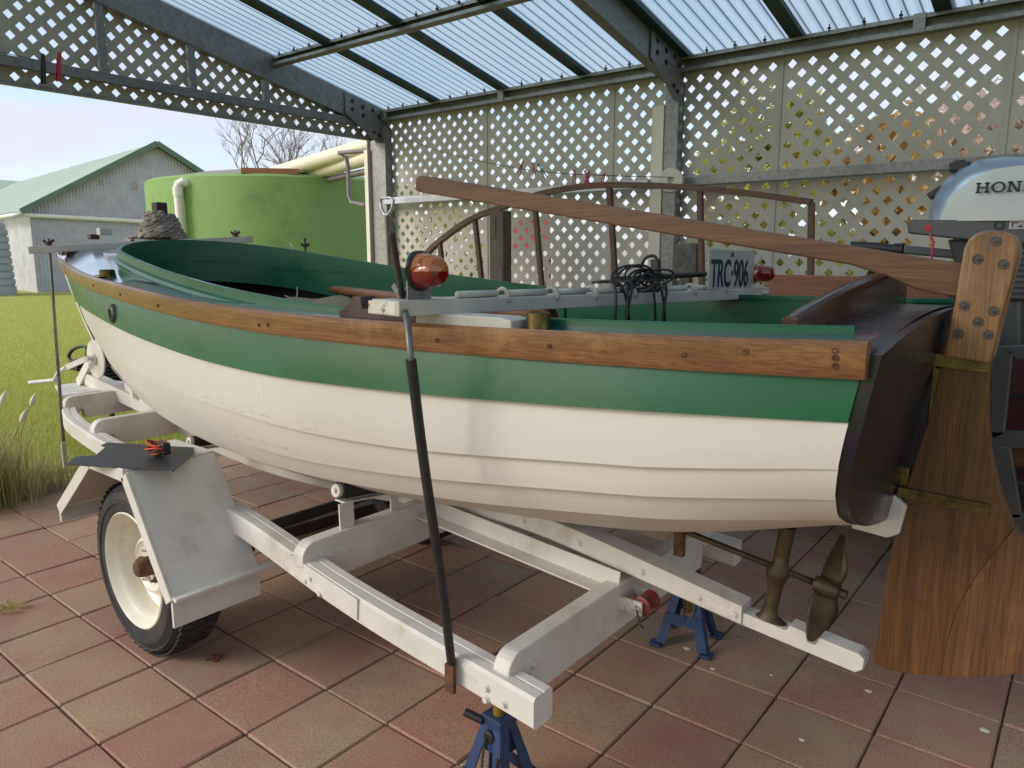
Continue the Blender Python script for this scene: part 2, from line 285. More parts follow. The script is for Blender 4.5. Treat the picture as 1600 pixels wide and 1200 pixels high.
class G:
    def __init__(s): s.v = []; s.f = []
    def add(s, vs, fs):
        k = len(s.v); s.v += [tuple(map(float, p)) for p in vs]; s.f += [tuple(i + k for i in f) for f in fs]; return s
    def box(s, c, d, rot=None):
        c = Vector(c); h = Vector(d) / 2
        vs = [Vector((x * h.x, y * h.y, z * h.z)) for x in (-1, 1) for y in (-1, 1) for z in (-1, 1)]
        if rot is not None: vs = [rot @ p for p in vs]
        return s.add([c + p for p in vs], [(0, 1, 3, 2), (4, 6, 7, 5), (0, 4, 5, 1), (2, 3, 7, 6), (0, 2, 6, 4), (1, 5, 7, 3)])
    def beam(s, a, b, w, h, up=(0, 0, 1)):
        a, b = Vector(a), Vector(b); d = (b - a); ln = d.length; d.normalize()
        sd = d.cross(Vector(up)).normalized(); u = sd.cross(d)
        return s.box((a + b) / 2, (ln, w, h), Matrix((d, sd, u)).transposed())
    def tube(s, pts, r, n=8, cap=True):
        pts = [Vector(p) for p in pts]; m = len(pts); rs = r if hasattr(r, '__len__') else [r] * m
        vs = []; ref = None
        for i, p in enumerate(pts):
            t = (pts[min(i + 1, m - 1)] - pts[max(i - 1, 0)]).normalized()
            if ref is None: ref = t.cross(Vector((0, 0, 1)) if abs(t.z) < .9 else Vector((1, 0, 0))).normalized()
            ref = (ref - t * ref.dot(t)).normalized(); q = t.cross(ref)
            vs += [p + (ref * math.cos(a) + q * math.sin(a)) * rs[i] for a in (2 * math.pi * k / n for k in range(n))]
        fs = [(i * n + k, i * n + (k + 1) % n, (i + 1) * n + (k + 1) % n, (i + 1) * n + k) for i in range(m - 1) for k in range(n)]
        if cap: fs += [tuple(range(n))[::-1], tuple(range((m - 1) * n, m * n))]
        return s.add(vs, fs)
    def lathe(s, c, axis, prof, n=24, closed=False):
        c = Vector(c); ax = Vector(axis).normalized(); e = ax.cross(Vector((0, 0, 1)) if abs(ax.z) < .9 else Vector((1, 0, 0))).normalized(); g = ax.cross(e)
        vs = [c + ax * h + (e * math.cos(2 * math.pi * k / n) + g * math.sin(2 * math.pi * k / n)) * r for r, h in prof for k in range(n)]
        m = len(prof); fs = [(i * n + k, i * n + (k + 1) % n, (i + 1) * n + (k + 1) % n, (i + 1) * n + k) for i in range(m - 1) for k in range(n)]
        if closed: fs += [((m - 1) * n + k, (m - 1) * n + (k + 1) % n, (k + 1) % n, k) for k in range(n)]
        return s.add(vs, fs)
    def prism(s, outline, d):
        d = Vector(d); n = len(outline); o = [Vector(p) for p in outline]
        return s.add(o + [p + d for p in o], [tuple(range(n))[::-1], tuple(range(n, 2 * n))] + [(i, (i + 1) % n, n + (i + 1) % n, n + i) for i in range(n)])
    def grid(s, rows, flip=False):
        n = len(rows[0]); k = len(rows)
        fs = [(i * n + j, i * n + j + 1, (i + 1) * n + j + 1, (i + 1) * n + j) for i in range(k - 1) for j in range(n - 1)]
        return s.add([p for r in rows for p in r], [f[::-1] for f in fs] if flip else fs)
    def mesh(s, name, bevel=0, seg=2, fixn=True):
        me = bpy.data.meshes.new(name); me.from_pydata(s.v, [], s.f)
        if bevel or fixn:
            bm = bmesh.new(); bm.from_mesh(me)
            if fixn: bmesh.ops.recalc_face_normals(bm, faces=bm.faces)
            if bevel:
                bm.edges.ensure_lookup_table()
                es = [e for e in bm.edges if len(e.link_faces) == 2 and e.calc_face_angle(0) > .5]
                bmesh.ops.bevel(bm, geom=es, offset=bevel, segments=seg, profile=.6, affect='EDGES', clamp_overlap=True)
            bm.to_mesh(me); bm.free()
        me.update(); return me
    def obj(s, name, m, parent=None, bevel=0, smooth=False, seg=2, fixn=True, auto=None):
        o = link(name, s.mesh(name, bevel, seg, fixn), m, parent, smooth or auto is not None)
        if auto is not None: o.data.set_sharp_from_angle(angle=R(auto))
        return o
def spline(xk, yk):
    xk = np.array(xk, float); yk = np.array(yk, float); m = np.gradient(yk, xk)
    def f(x):
        x = min(max(x, xk[0]), xk[-1]); i = int(np.clip(np.searchsorted(xk, x) - 1, 0, len(xk) - 2)); h = xk[i + 1] - xk[i]; t = (x - xk[i]) / h
        return float((2 * t**3 - 3 * t**2 + 1) * yk[i] + (t**3 - 2 * t**2 + t) * h * m[i] + (-2 * t**3 + 3 * t**2) * yk[i + 1] + (t**3 - t**2) * h * m[i + 1])
    return f
def curve_pts(pts, n=24):
    pts = [Vector(p) for p in pts]; k = len(pts); out = []
    for i in range(n + 1):
        u = i / n * (k - 1); j = min(int(u), k - 2); t = u - j
        p0, p1, p2, p3 = pts[max(j - 1, 0)], pts[j], pts[j + 1], pts[min(j + 2, k - 1)]
        out.append(.5 * (2 * p1 + (p2 - p0) * t + (2 * p0 - 5 * p1 + 4 * p2 - p3) * t * t + (3 * p1 - p0 - 3 * p2 + p3) * t**3))
    return out
def text_mesh(body, size, m, parent, name, origin, xdir, updir, sx=1., extrude=.001, bold=0.):
    c = bpy.data.curves.new('txt', 'FONT'); c.body = body; c.size = size; c.extrude = extrude; c.offset = bold
    t = bpy.data.objects.new('txt', c); COL.objects.link(t); bpy.context.view_layer.update()
    me = bpy.data.meshes.new_from_object(t.evaluated_get(bpy.context.evaluated_depsgraph_get()))
    bpy.data.objects.remove(t); x = Vector(xdir).normalized(); u = Vector(updir).normalized(); nn = x.cross(u)
    for v in me.vertices: v.co = Vector(origin) + x * (v.co.x * sx) + u * v.co.y + nn * v.co.z
    me.name = name; me.materials.clear(); return link(name, me, m, parent)
# ================================================================ SETTING
def plan(d, r, z=0.): return Vector((-math.sin(YAW) * d + math.cos(YAW) * r, math.cos(YAW) * d + math.sin(YAW) * r, z))
g = G(); g.add([(-400, -200, -.03), (300, -200, -.03), (300, 500, -.03), (-400, 500, -.03)], [(0, 1, 2, 3)])
struct(g.obj('ground', 'lawn'))
PX0, PY0, PS = -2.510, 1.387, .30
XEDGE = PX0 - 8 * PS
# soil strip beside the paving
g = G(); rows = []
for i in range(46):
    y = -2 + i * .2
    rows.append([(XEDGE - .42 - .14 * math.sin(y * 2.1) - .1 * math.sin(y * 5.3), y, -.024), (XEDGE - .2, y, -.012), (XEDGE + .05, y, -.02)])
g.grid(rows); struct(g.obj('soil_strip', 'soil', smooth=True))
g = G(); g.box(((XEDGE + 4.09) / 2, 1.65, -.04), (4.09 - XEDGE, 6.6, .056)); bed = struct(g.obj('paving', 'soil'))
base = G(); base.box((0, 0, -.024), (PS - .0055, PS - .0055, .048)); paver_me = [base.mesh('paver', .005, 1)]
paver_me[0].materials.append(M['paver'])
cells = []
for i in range(-12, 14):
    for j in range(-8, 22):
        cx, cy = PX0 + (j + .5) * PS, PY0 - (i + .5) * PS
        if cy > 4.9 or cy < -1.6: continue
        p = Vector((cx, cy, -CAM_H)); c, s = math.cos(YAW), math.sin(YAW)
        x, y = cx * c + cy * s, -cx * s + cy * c
        fw = y * math.cos(PITCH) + CAM_H * math.sin(PITCH); up = y * math.sin(PITCH) - CAM_H * math.cos(PITCH)
        vis = fw > .2 and abs(x / fw * FPX) < 900 and abs(up / fw * FPX) < 680
        cells.append((0 if vis else 1, p.length, cx, cy))
cells.sort(); far = G()
for k, (hid, d, cx, cy) in enumerate(cells):
    t = (random.gauss(0, .0035), random.gauss(0, .0035), random.gauss(0, .006)); dz = random.gauss(0, .0012)
    if not hid and k < 300:
        o = bpy.data.objects.new('paver', paver_me[0]); COL.objects.link(o); o.parent = bed
        o.location = (cx, cy, dz); o.rotation_euler = t
    else: far.box((cx, cy, -.024 + dz), (PS - .0055, PS - .0055, .048))
o = far.obj('paver_field', 'paver_far', bed); o['kind'] = 'stuff'
# lawn blades
def blades(name, m, P, h, w, lean, parent=None):
    n = len(P); a = rng.uniform(0, 2 * np.pi, n); hh = h * rng.uniform(.5, 1.2, n); ww = w * rng.uniform(.7, 1.3, n)
    d = np.stack([np.cos(a), np.sin(a), 0 * a], 1); ll = lean * rng.uniform(.1, 1., n)[:, None]
    b = rng.uniform(0, 2 * np.pi, n); e = np.stack([np.cos(b), np.sin(b), 0 * b], 1)
    v0 = P - d * ww[:, None] / 2; v1 = P + d * ww[:, None] / 2; tip = P + e * ll * hh[:, None] + np.array([0, 0, 1.]) * hh[:, None]
    V = np.empty((n * 3, 3), np.float32); V[0::3] = v0; V[1::3] = v1; V[2::3] = tip
    me = bpy.data.meshes.new(name); me.vertices.add(n * 3); me.vertices.foreach_set('co', V.ravel())
    me.loops.add(n * 3); me.loops.foreach_set('vertex_index', np.arange(n * 3, dtype=np.int32)); me.polygons.add(n)
    me.polygons.foreach_set('loop_start', np.arange(0, n * 3, 3, dtype=np.int32)); me.update(calc_edges=True); me.validate()
    return link(name, me, m, parent)
n = 260000; u = rng.uniform(0, 1, n) ** 1.8; X = -5.25 - u * 24; sp = 1.2 + (-X) * .47
Y = (-X) * .30 + rng.uniform(-.4, 1, n) * (-X) * .34
Y = np.where(rng.uniform(0, 1, n) < .12, rng.uniform(1, 3.2, n), Y)
keep = X < XEDGE - .35 - .18 * np.abs(np.sin(Y * 2.1)) - .1 * rng.uniform(0, 1, n)
Pg = np.stack([X, Y, np.full(n, -.03)], 1)[keep]
o = blades('lawn_grass', 'blade', Pg, .055, .006, .9); o['kind'] = 'stuff'; o['label'] = 'short yellow green lawn beyond the paving'; o['category'] = 'grass'
# ornamental grass clump
tf = thing('grass_clump', 'tall straw and green ornamental grass clump at edge of the paving', 'plant', (-4.98, 1.33, 0))
n = 1100; Pc = np.stack([rng.normal(-5.0, .11, n), rng.normal(1.27, .15, n), np.zeros(n)], 1)
def arcs(name, m, P, h, w, lean, parent):
    g = G()
    for p in P:
        a = random.uniform(0, 6.28); hh = h * random.uniform(.45, 1.15); l = lean * random.uniform(.15, 1.) * hh; d = Vector((math.cos(a), math.sin(a), 0)); s = Vector((-d.y, d.x, 0)) * w / 2
        p = Vector(p); q = [p, p + d * l * .25 + Vector((0, 0, hh * .55)), p + d * l * .65 + Vector((0, 0, hh * .88)), p + d * l * 1.15 + Vector((0, 0, hh * (1.0 - .35 * random.random())))]
        g.add([q[0] - s, q[0] + s, q[1] + s * .8, q[1] - s * .8, q[2] + s * .5, q[2] - s * .5, q[3]], [(0, 1, 2, 3), (3, 2, 4, 5), (5, 4, 6)])
    return g.obj(name, m, parent, fixn=False)
arcs('leaves', 'tuft', Pc, .43, .005, .75, tf)
for x, y, h in ((-5.0, 1.42, .47), (-5.06, 1.5, .55), (-4.9, 1.2, .5), (-5.1, 1.36, .58)):
    g = G(); g.tube([(x, y, 0), (x + .03, y + .05, h * .7), (x + .07, y + .1, h)], .0025, 5); st = g.obj('stem', 'tuft', tf)
    g = G(); g.lathe((x + .07, y + .1, h - .01), (.3, .35, 1), [(.001, 0), (.014, .02), (.016, .05), (.001, .1)], 8); g.obj('seed_head', 'cream', st, smooth=True)
for k, (px, py) in enumerate(((62, 772), (110, 762))):
    p = atz(px, py, 0); tf2 = thing('grass_clump', ('small wispy green grass clump beside the tall clump, near the wheel', 'small wispy grass tuft under the front of the mudguard')[k], 'plant', p)
    Pc = np.stack([rng.normal(p.x - .2, .12, 260), rng.normal(p.y, .12, 260), np.zeros(260)], 1); arcs('leaves', 'tuft', Pc, .16, .004, .9, tf2)
# little weed in a paver joint
p = atz(12, 955); wd = thing('weed', 'small green weed growing in a paver joint at the left', 'plant', p)
g = G()
for k in range(26):
    a = k * 2.4; r = .02 + .035 * random.random(); c = p + Vector((math.cos(a) * r, math.sin(a) * r, .008 + .02 * random.random())); d = Vector((math.cos(a), math.sin(a), .3)) * .022; s = Vector((-math.sin(a), math.cos(a), 0)) * .007
    g.add([c - d, c + s, c + d, c - s], [(0, 1, 2, 3)])
g.obj('leaves', 'leaf_olive', wd, fixn=False)
# pale droppings and scraps on the paving
for k, (px, py, r, lab) in enumerate(((1073, 1013, .016, 'largest pale dropping, in front of the far blue jack stand'), (1113, 1045, .010, 'pale round dropping on tan paver right of the largest one'), (1253, 1156, .010, 'pale dropping on tan paver at the lower right'), (1357, 1080, .013, 'oval pale dropping below the end of the keel'), (1538, 1141, .016, 'pale smear on paver near the right edge below the rudder'), (1205, 1055, .006, 'tiny pale fleck on the paver behind the keel end'))):
    p = atz(px, py, .0015); g = G(); n = 11
    ring = [p + Vector((math.cos(6.283 * i / n) * r * random.uniform(.6, 1.2), math.sin(6.283 * i / n) * r * random.uniform(.5, 1.), 0)) for i in range(n)]
    g.add([p + Vector((0, 0, .0035))] + ring, [(0, 1 + i, 1 + (i + 1) % n) for i in range(n)]); tag(g.obj('dropping', 'cream', smooth=True, fixn=False), lab, 'dropping', 'droppings on the paving')
p = atz(335, 1028, .002); g = G()
for k in range(7):
    c = p + Vector((random.uniform(-.03, .03), random.uniform(-.025, .025), 0)); a = random.uniform(0, 6); d = Vector((math.cos(a), math.sin(a), .3)) * .017; s = Vector((-math.sin(a), math.cos(a), .2)) * .010
    g.add([c - d, c + s, c + d + Vector((0, 0, .006)), c - s], [(0, 1, 2, 3)])
tag(g.obj('leaf_litter', 'red_rubber', fixn=False), 'crumpled dull red leaf on paver behind the tyre', 'leaf')
# ================================================================ CARPORT
YW, XL, X2 = 4.8, -5.38, -2.42
RS = .2125
def rz(y): return (2.752 + RS * (YW - y)) if y > 1.8 else (2.752 + RS * 3.0 - RS * (1.8 - y))   # rafter top
cp = thing('carport', 'grey steel carport with clear corrugated roof and beige lattice walls', 'carport', (-5.38, 4.8, 0))
def csec(name, a, b, w, h, up, m='galv', lip=.018, t=.005):
    """C-section: web on one side, two flanges, two lips"""
    a, b = Vector(a), Vector(b); d = (b - a).normalized(); sd = d.cross(Vector(up)).normalized(); u = sd.cross(d); g = G()
    for c, ww, hh in (((-w / 2 + t / 2, 0), t, h), ((t / 2, h / 2 - t / 2), w - t, t), ((t / 2, -h / 2 + t / 2), w - t, t), ((w / 2 - t / 2, h / 2 - t - lip / 2), t, lip), ((w / 2 - t / 2, -h / 2 + t + lip / 2), t, lip)):
        o = sd * c[0] + u * c[1]; g.beam(a + o, b + o, ww, hh, up)
    return g.obj(name, m, cp, fixn=False)
for x, k in ((XL, 0), (X2, 1), (.55, 2), (3.5, 3)):
    w = .2 if k == 0 else .1
    g = G(); g.box((x, YW, 1.28), (w, .085, 2.62)); g.obj('post', 'galv', cp, .004)
    if k == 0: g = G(); g.box((x - w / 2 - .028, YW - .02, 1.2), (.05, .12, 2.4)); g.obj('corner_board', 'cream', cp, .004)
    else: g = G(); g.box((x - w / 2 - .048, YW - .01, 1.22), (.09, .08, 2.44)); g.obj('corner_board', 'cream', cp, .004)
    g = G(); g.box((x, -1.2, 1.28), (.1, .085, 2.62)); g.obj('post', 'galv', cp, .004)
    top = lambda y: rz(y) - .1
    csec('rafter', (x, YW + .06, top(YW + .06)), (x, 1.8, top(1.8)), .07, .2, (0, 0, 1)); csec('rafter', (x, -1.26, top(-1.26)), (x, 1.8, top(1.8)), .07, .2, (0, 0, 1))
    # knee plate with bolts on the inner face
    g = G(); px = x + .042 if k == 0 else x + .042
    sl = lambda y: rz(y)
    g.prism([(px, 4.36, sl(4.36) - .19), (px, 4.36, sl(4.36) - .02), (px, 4.78, sl(4.78) - .02), (px, 4.78, 2.45), (px, 4.70, 2.45)], (.006, 0, 0)); kp = g.obj('knee_plate', 'galv', cp)
    for by, bz in ((4.44, -.06), (4.44, -.13), (4.56, -.07), (4.56, -.14), (4.67, -.06), (4.74, -.09), (4.68, -.24), (4.74, -.25)):
        g = G(); z = sl(by) + bz; g.lathe((px + .006, by, z), (1, 0, 0), [(.001, .012), (.012, .012), (.012, .003), (.019, .003), (.019, 0)], 8); g.obj('bolt', 'steel_dark', kp)
for i, (a, b) in enumerate(((XL, X2), (X2, .55), (.55, 3.5))):
    csec('eave_beam', (a + .05, YW, 2.69), (b - .05, YW, 2.69), .06, .094, (0, 0, 1)); csec('eave_beam', (a + .05, -1.2, 2.69), (b - .05, -1.2, 2.69), .06, .094, (0, 0, 1))
    csec('purlin', (a + .04, 3.68, rz(3.68) - .045), (b - .04, 3.68, rz(3.68) - .045), .05, .075, (0, RS, 1)); csec('purlin', (a + .04, 2.35, rz(2.35) - .045), (b - .04, 2.35, rz(2.35) - .045), .05, .075, (0, RS, 1))
    g = G(); g.beam((a + .1, YW - .06, 1.925), (b - .14, YW - .06, 1.925), .05, .06); g.obj('girt', 'galv_light' if i == 0 else 'galv', cp, .006)
    g = G(); m = (a + b) / 2 - .02; g.box((m, YW - .033, 2.69), (.06, .012, .1)); g.obj('cleat', 'galv', cp)
g = G(); g.beam((-5.5, 1.8, rz(1.8) + .03), (3.6, 1.8, rz(1.8) + .03), .2, .012); g.obj('ridge_cap', 'green_steel', cp)
# roof sheets: corrugated, one object each
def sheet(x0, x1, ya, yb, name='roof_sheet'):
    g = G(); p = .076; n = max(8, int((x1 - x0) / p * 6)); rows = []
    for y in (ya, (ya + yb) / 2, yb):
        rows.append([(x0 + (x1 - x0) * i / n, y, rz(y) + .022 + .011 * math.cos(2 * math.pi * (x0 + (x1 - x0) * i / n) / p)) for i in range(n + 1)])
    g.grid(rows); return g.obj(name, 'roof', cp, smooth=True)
strips = [aty(x, y, YW).x for x, y in ((600, 172), (680, 159), (787, 140), (914, 120), (1071, 92), (1247, 58), (1476, 19))]
step = .78; edges = [XL - .1] + strips[1:] ; xx = edges[-1]
while xx < 3.3: xx += .9; edges.append(xx)
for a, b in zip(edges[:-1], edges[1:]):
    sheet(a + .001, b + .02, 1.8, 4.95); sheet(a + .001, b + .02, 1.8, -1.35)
for x in edges[1:]:
    for ya, yb in ((4.9, 1.85), (-1.3, 1.75)):
        g = G(); g.beam((x, ya, rz(ya) - .012), (x, yb, rz(yb) - .012), .085, .03); g.obj('roof_batten', 'green_steel', cp)
# roofing screws along the eave and purlin, inside ends
for yy in (YW - .035, 3.645):
    x = XL + .15
    while x < 1.2:
        g = G(); g.tube([(x, yy, rz(yy) + .01), (x, yy, rz(yy) - .03)], .004, 5); g.lathe((x, yy, rz(yy) - .012), (0, 0, 1), [(.002, -.006), (.011, -.006), (.011, .004), (.002, .004)], 6); g.obj('roof_screw', 'black', cp); x += .19
# lattice
LP = .121
def lattice(nx, nz):
    g = G(); a = LP * .238; p = LP
    for i in range(nx):
        for j in range(nz):
            x, z = i * p, j * p; cut = lambda cx, cz: 0 < cx < nx and 0 < cz < nz
            c00, c10, c11, c01 = cut(i, j), cut(i + 1, j), cut(i + 1, j + 1), cut(i, j + 1); h = p / 2
            D = {'b': (x + h, z + h - a), 'r': (x + h + a, z + h), 't': (x + h, z + h + a), 'l': (x + h - a, z + h)}
            B0, B1 = (x + a, z), (x + p - a, z); R0, R1 = (x + p, z + a), (x + p, z + p - a); T0, T1 = (x + p - a, z + p), (x + a, z + p); L0, L1 = (x, z + p - a), (x, z + a)
            def poly(*q): g.add([(u, 0, w) for u, w in q], [tuple(range(len(q)))])
            poly(B0, B1, D['b']); poly(R0, R1, D['r']); poly(T0, T1, D['t']); poly(L0, L1, D['l'])
            poly(*([B1] + ([] if c10 else [(x + p, z)]) + [R0, D['r'], D['b']])); poly(*([R1] + ([] if c11 else [(x + p, z + p)]) + [T0, D['t'], D['r']]))
            poly(*([T1] + ([] if c01 else [(x, z + p)]) + [L0, D['l'], D['t']])); poly(*([L1] + ([] if c00 else [(x, z)]) + [B0, D['b'], D['l']]))
    me = g.mesh('lattice_panel', fixn=False)
    bm = bmesh.new(); bm.from_mesh(me); bmesh.ops.remove_doubles(bm, verts=bm.verts, dist=1e-5); bmesh.ops.recalc_face_normals(bm, faces=bm.faces); bm.to_mesh(me); bm.free()
    return me
def thick(o, t=.008): m = o.modifiers.new('t', 'SOLIDIFY'); m.thickness = t; m.offset = 0; return o
pan = lattice(10, 22); pan.materials.append(M['lattice'])
LW = 10 * LP
for k in range(7):
    x0 = -1.115 * YW + k * LW
    o = thick(link('lattice_panel', pan, None, cp)); o.location = (x0, YW + .055, .0)
    o.location = Vector((x0, YW + .055, 0)); o.matrix_parent_inverse = Matrix.Translation(cp.location).inverted()
    g = G(); g.box((x0, YW + .047, 1.33), (.022, .006, 2.62)); g.obj('joint_strip', 'lattice', cp)
# gable lattice over the open end, cut to the rafter
gab = lattice(26, 9); bm = bmesh.new(); bm.from_mesh(gab)
for v in bm.verts: v.co = Vector((XL - .05, v.co.x + 1.8, v.co.z + 2.47))
bmesh.ops.bisect_plane(bm, geom=bm.verts[:] + bm.edges[:] + bm.faces[:], plane_co=(XL, YW, rz(YW) - .05), plane_no=(0, RS, 1), clear_outer=True); 
bmesh.ops.bisect_plane(bm, geom=bm.verts[:] + bm.edges[:] + bm.faces[:], plane_co=(XL, 4.72, 0), plane_no=(0, 1, 0), clear_outer=True); bm.to_mesh(gab); bm.free()
thick(link('gable_lattice', gab, 'lattice', cp)); gab.materials.clear(); gab.materials.append(M['lattice'])
gab2 = gab.copy()
for v in gab2.vertices: v.co.y = 3.6 - v.co.y
thick(link('gable_lattice', gab2, None, cp))
csec('gable_rail', (XL, 4.7, 2.605), (XL, -1.1, 2.605), .05, .06, (0, 0, 1)); g = G(); g.box((XL - .02, 1.8, 2.478), (.05, 5.8, .02)); g.obj('gable_sill', 'galv', cp)
for y in (2.37, 2.99, 3.6, 1.2, .6): g = G(); zt = rz(y) - .2; g.box((XL + .01, y, (2.63 + zt) / 2), (.035, .05, zt - 2.63)); g.obj('gable_stud', 'galv', cp)
# ================================================================ THINGS BEYOND
# green concrete rain tank
tc0 = atr(446, 300, 10.9); tr = 1.74; TZ = 2.36
tk = thing('rain_tank', 'big round bright green concrete rain tank beyond the carport post', 'water tank', (tc0.x, tc0.y, 0))
g = G(); g.lathe((tc0.x, tc0.y, 0), (0, 0, 1), [(tr * 1.005, 0), (tr, .8), (tr, 1.6), (tr, TZ - .03), (tr - .03, TZ), (tr - .25, TZ)], 72); g.obj('wall', 'tank_green', tk, auto=40)
g = G(); g.lathe((tc0.x, tc0.y, TZ - .02), (0, 0, 1), [(tr - .12, 0), (tr - .14, .03), (1.2, .12), (.5, .22), (.02, .25)], 60); g.obj('lid', 'tank_lid', tk, auto=40)
def P10(x, y, r=9.0): return atr(x, y, r)
def pipe_thing(name, label, pts, r, m, cat='pipe', group=None):
    t = thing(name, label, cat, pts[0], group); g = G(); g.tube(curve_pts(pts, 1) if len(pts) == 2 else pts, r, 14); g.obj('tube', m, t, auto=40); return t
def on_tank(x, y, rad):
    d = sight(x, y); h = math.hypot(d.x, d.y); ux, uy = d.x / h, d.y / h; bq = ux * tc0.x + uy * tc0.y; cq = tc0.x ** 2 + tc0.y ** 2 - rad * rad
    return atr(x, y, bq - math.sqrt(max(bq * bq - cq, 0)))
pa, pb = on_tank(287, 420, tr + .07), on_tank(287, 292, tr + .07); pb = Vector((pa.x, pa.y, pb.z)); el = pb + (Vector((tc0.x, tc0.y, pb.z)) - pb).normalized() * .26
sdv = Vector((math.cos(YAW), math.sin(YAW), 0))
t = pipe_thing('overflow_pipe', 'white vertical pipe with elbow on the green tank', [Vector((pa.x, pa.y, 0)), pb, pb + Vector((0, 0, .035)) + sdv * .012, pb + sdv * .05 + Vector((0, 0, .06)), el * .5 + (pb + sdv * .15) * .5 + Vector((0, 0, .03)), Vector((el.x, el.y, pb.z + .05))], .047, 'pvc')
g = G(); g.lathe(pb - Vector((0, 0, .1)), (0, 0, 1), [(.047, 0), (.056, .0), (.056, .1), (.047, .1)], 16); g.obj('socket', 'pvc', t)
for k, (q, lab) in enumerate((((415, 275, 10.1, 566, 232), 'upper of two cream pipes sloping onto the green tank'), ((465, 277, 10.0, 572, 247), 'lower of two cream pipes sloping onto the green tank'))):
    x, y, r, x1, y1 = ((416, 275, 9.9, 600, 220), (463, 276, 9.7, 604, 238))[k]
    a = P10(x, y, r); b = P10(x1, y1, 8.3)
    pipe_thing('feed_pipe', lab, [a - Vector((0, 0, .12)), a, a + (b - a).normalized() * .12, b], .085, 'pvc_cream', group='cream pipes feeding the tank')
pipe_thing('brown_pipe', 'thin grey brown pipe under the cream pipes', [P10(500, 283, 9.4), P10(600, 262, 8.4)], .035, 'pipe_grey')
g = G(); a, b = on_tank(378, 286, tr - .05), on_tank(468, 286, tr - .05); a.z = b.z = TZ + .03; g.beam(a + Vector((0, 0, 0)), b, .08, .065); tag(g.obj('timber_block', 'handle_wood', bevel=.005), 'weathered timber plank lying on rim of the green tank', 'plank')
dp = [Vector((-5.62, 4.86, 2.52)), Vector((-5.62, 4.86, 2.42)), aty(530, 239, 4.90), aty(541, 246, 4.92), aty(544, 262, 4.92), aty(545, 306, 4.92), aty(549, 316, 4.92), aty(566, 320, 4.9), aty(572, 321, 4.88)]
pipe_thing('downpipe', 'thin grey cranked downpipe hanging beside the corner post', dp, .021, 'pipe_grey')
# corrugated shed
WD = Vector((.7071, .7071)); AW = Vector((.7071, -.7071))
def sp(w, t, z): return plan(29.5 + WD.x * w + AW.x * t, -18.8 + WD.y * w + AW.y * t, z)
sh = thing('shed', 'long corrugated iron shed with pale green gable roof across the lawn', 'shed', sp(0, 0, 0))
EZ, RZ, HW, LN = 3.3, 6.1, 4.9, 24
def corr(name, w0, w1, m, end=True, p=.13):
    g = G(); n = int((w1 - w0) / p * 4); top = []; bot = []
    for i in range(n + 1):
        w = w0 + (w1 - w0) * i / n; o = .028 * math.cos(2 * math.pi * w / p); z = EZ + (RZ - EZ) * (1 - abs(w - HW) / HW) - .05
        bot.append(sp(w, o, -.1)); top.append(sp(w, o, z))
    g.grid([bot, top]); return g.obj(name, m, sh, smooth=True)
corr('gable_wall', 0, 2 * HW, 'zinc')
g = G(); bot = []; top = []
for i in range(97): t_ = LN * i / 96; o_ = .012 * math.cos(i * 2.1); bot.append(sp(o_, t_, -.1)); top.append(sp(o_, t_, EZ))
g.grid([bot, top]); g.obj('side_wall', 'zinc_smooth', sh)
for s, nm in ((0, 'near'), (1, 'far')):
    g = G(); rows = []
    for i in range(61):
        t_ = -.35 + (LN + .7) * i / 60; w_e = -.35 if s == 0 else 2 * HW + .35
        rows.append([sp(w_e, t_, EZ - .2 + (.03 if i % 10 == 0 else 0)), sp(HW, t_, RZ + .05 + (.03 if i % 10 == 0 else 0))])
    g.grid(rows); g.obj('roof', 'green_roof', sh)
g = G(); g.beam(sp(-.35, -.36, EZ - .22), sp(HW, -.36, RZ + .02), .06, .22); g.obj('barge_board', 'green_trim', sh); g = G(); g.beam(sp(2 * HW + .35, -.36, EZ - .22), sp(HW, -.36, RZ + .02), .06, .22); g.obj('barge_board', 'green_trim', sh)
g = G(); g.tube([sp(-.5, LN * .6, EZ - .3), sp(-.5, -.1, EZ - .35), sp(-.3, -.2, EZ - .28), sp(-.1, -.2, EZ - .34), sp(3, -.18, EZ - .42), sp(2 * HW, -.18, EZ - .62)], .09, 8); g.obj('gutter_pipe', 'pvc', sh, smooth=True)
for w, z, r, m in ((3.95, 4.35, .15, 'faded_rust'), (2.7, 4.38, .09, 'faded_rust')):
    g = G(); g.add([sp(w + r * math.cos(k * .785) * (1.0 + .35 * math.sin(k * 3.1)), -.05, z + r * math.sin(k * .785) * (1.1 + .45 * math.cos(k * 2.3))) for k in range(8)], [tuple(range(8))]); g.obj('rust_patch', m, sh)
# second roof far left
s2 = thing('shed', 'distant low green roofed shed behind the corrugated shed', 'shed', plan(50, -33))
g = G(); g.add([plan(46, -42, 4.3), plan(48, -26, 3.5), plan(54, -28.5, 6.15), plan(52, -44, 7.1)], [(0, 1, 2, 3)]); g.obj('roof', 'green_roof', s2)
g = G(); g.add([plan(46, -42, 0), plan(48, -26, 0), plan(48, -26, 3.5), plan(46, -42, 4.3)], [(0, 1, 2, 3)]); g.obj('wall', 'zinc_smooth', s2)
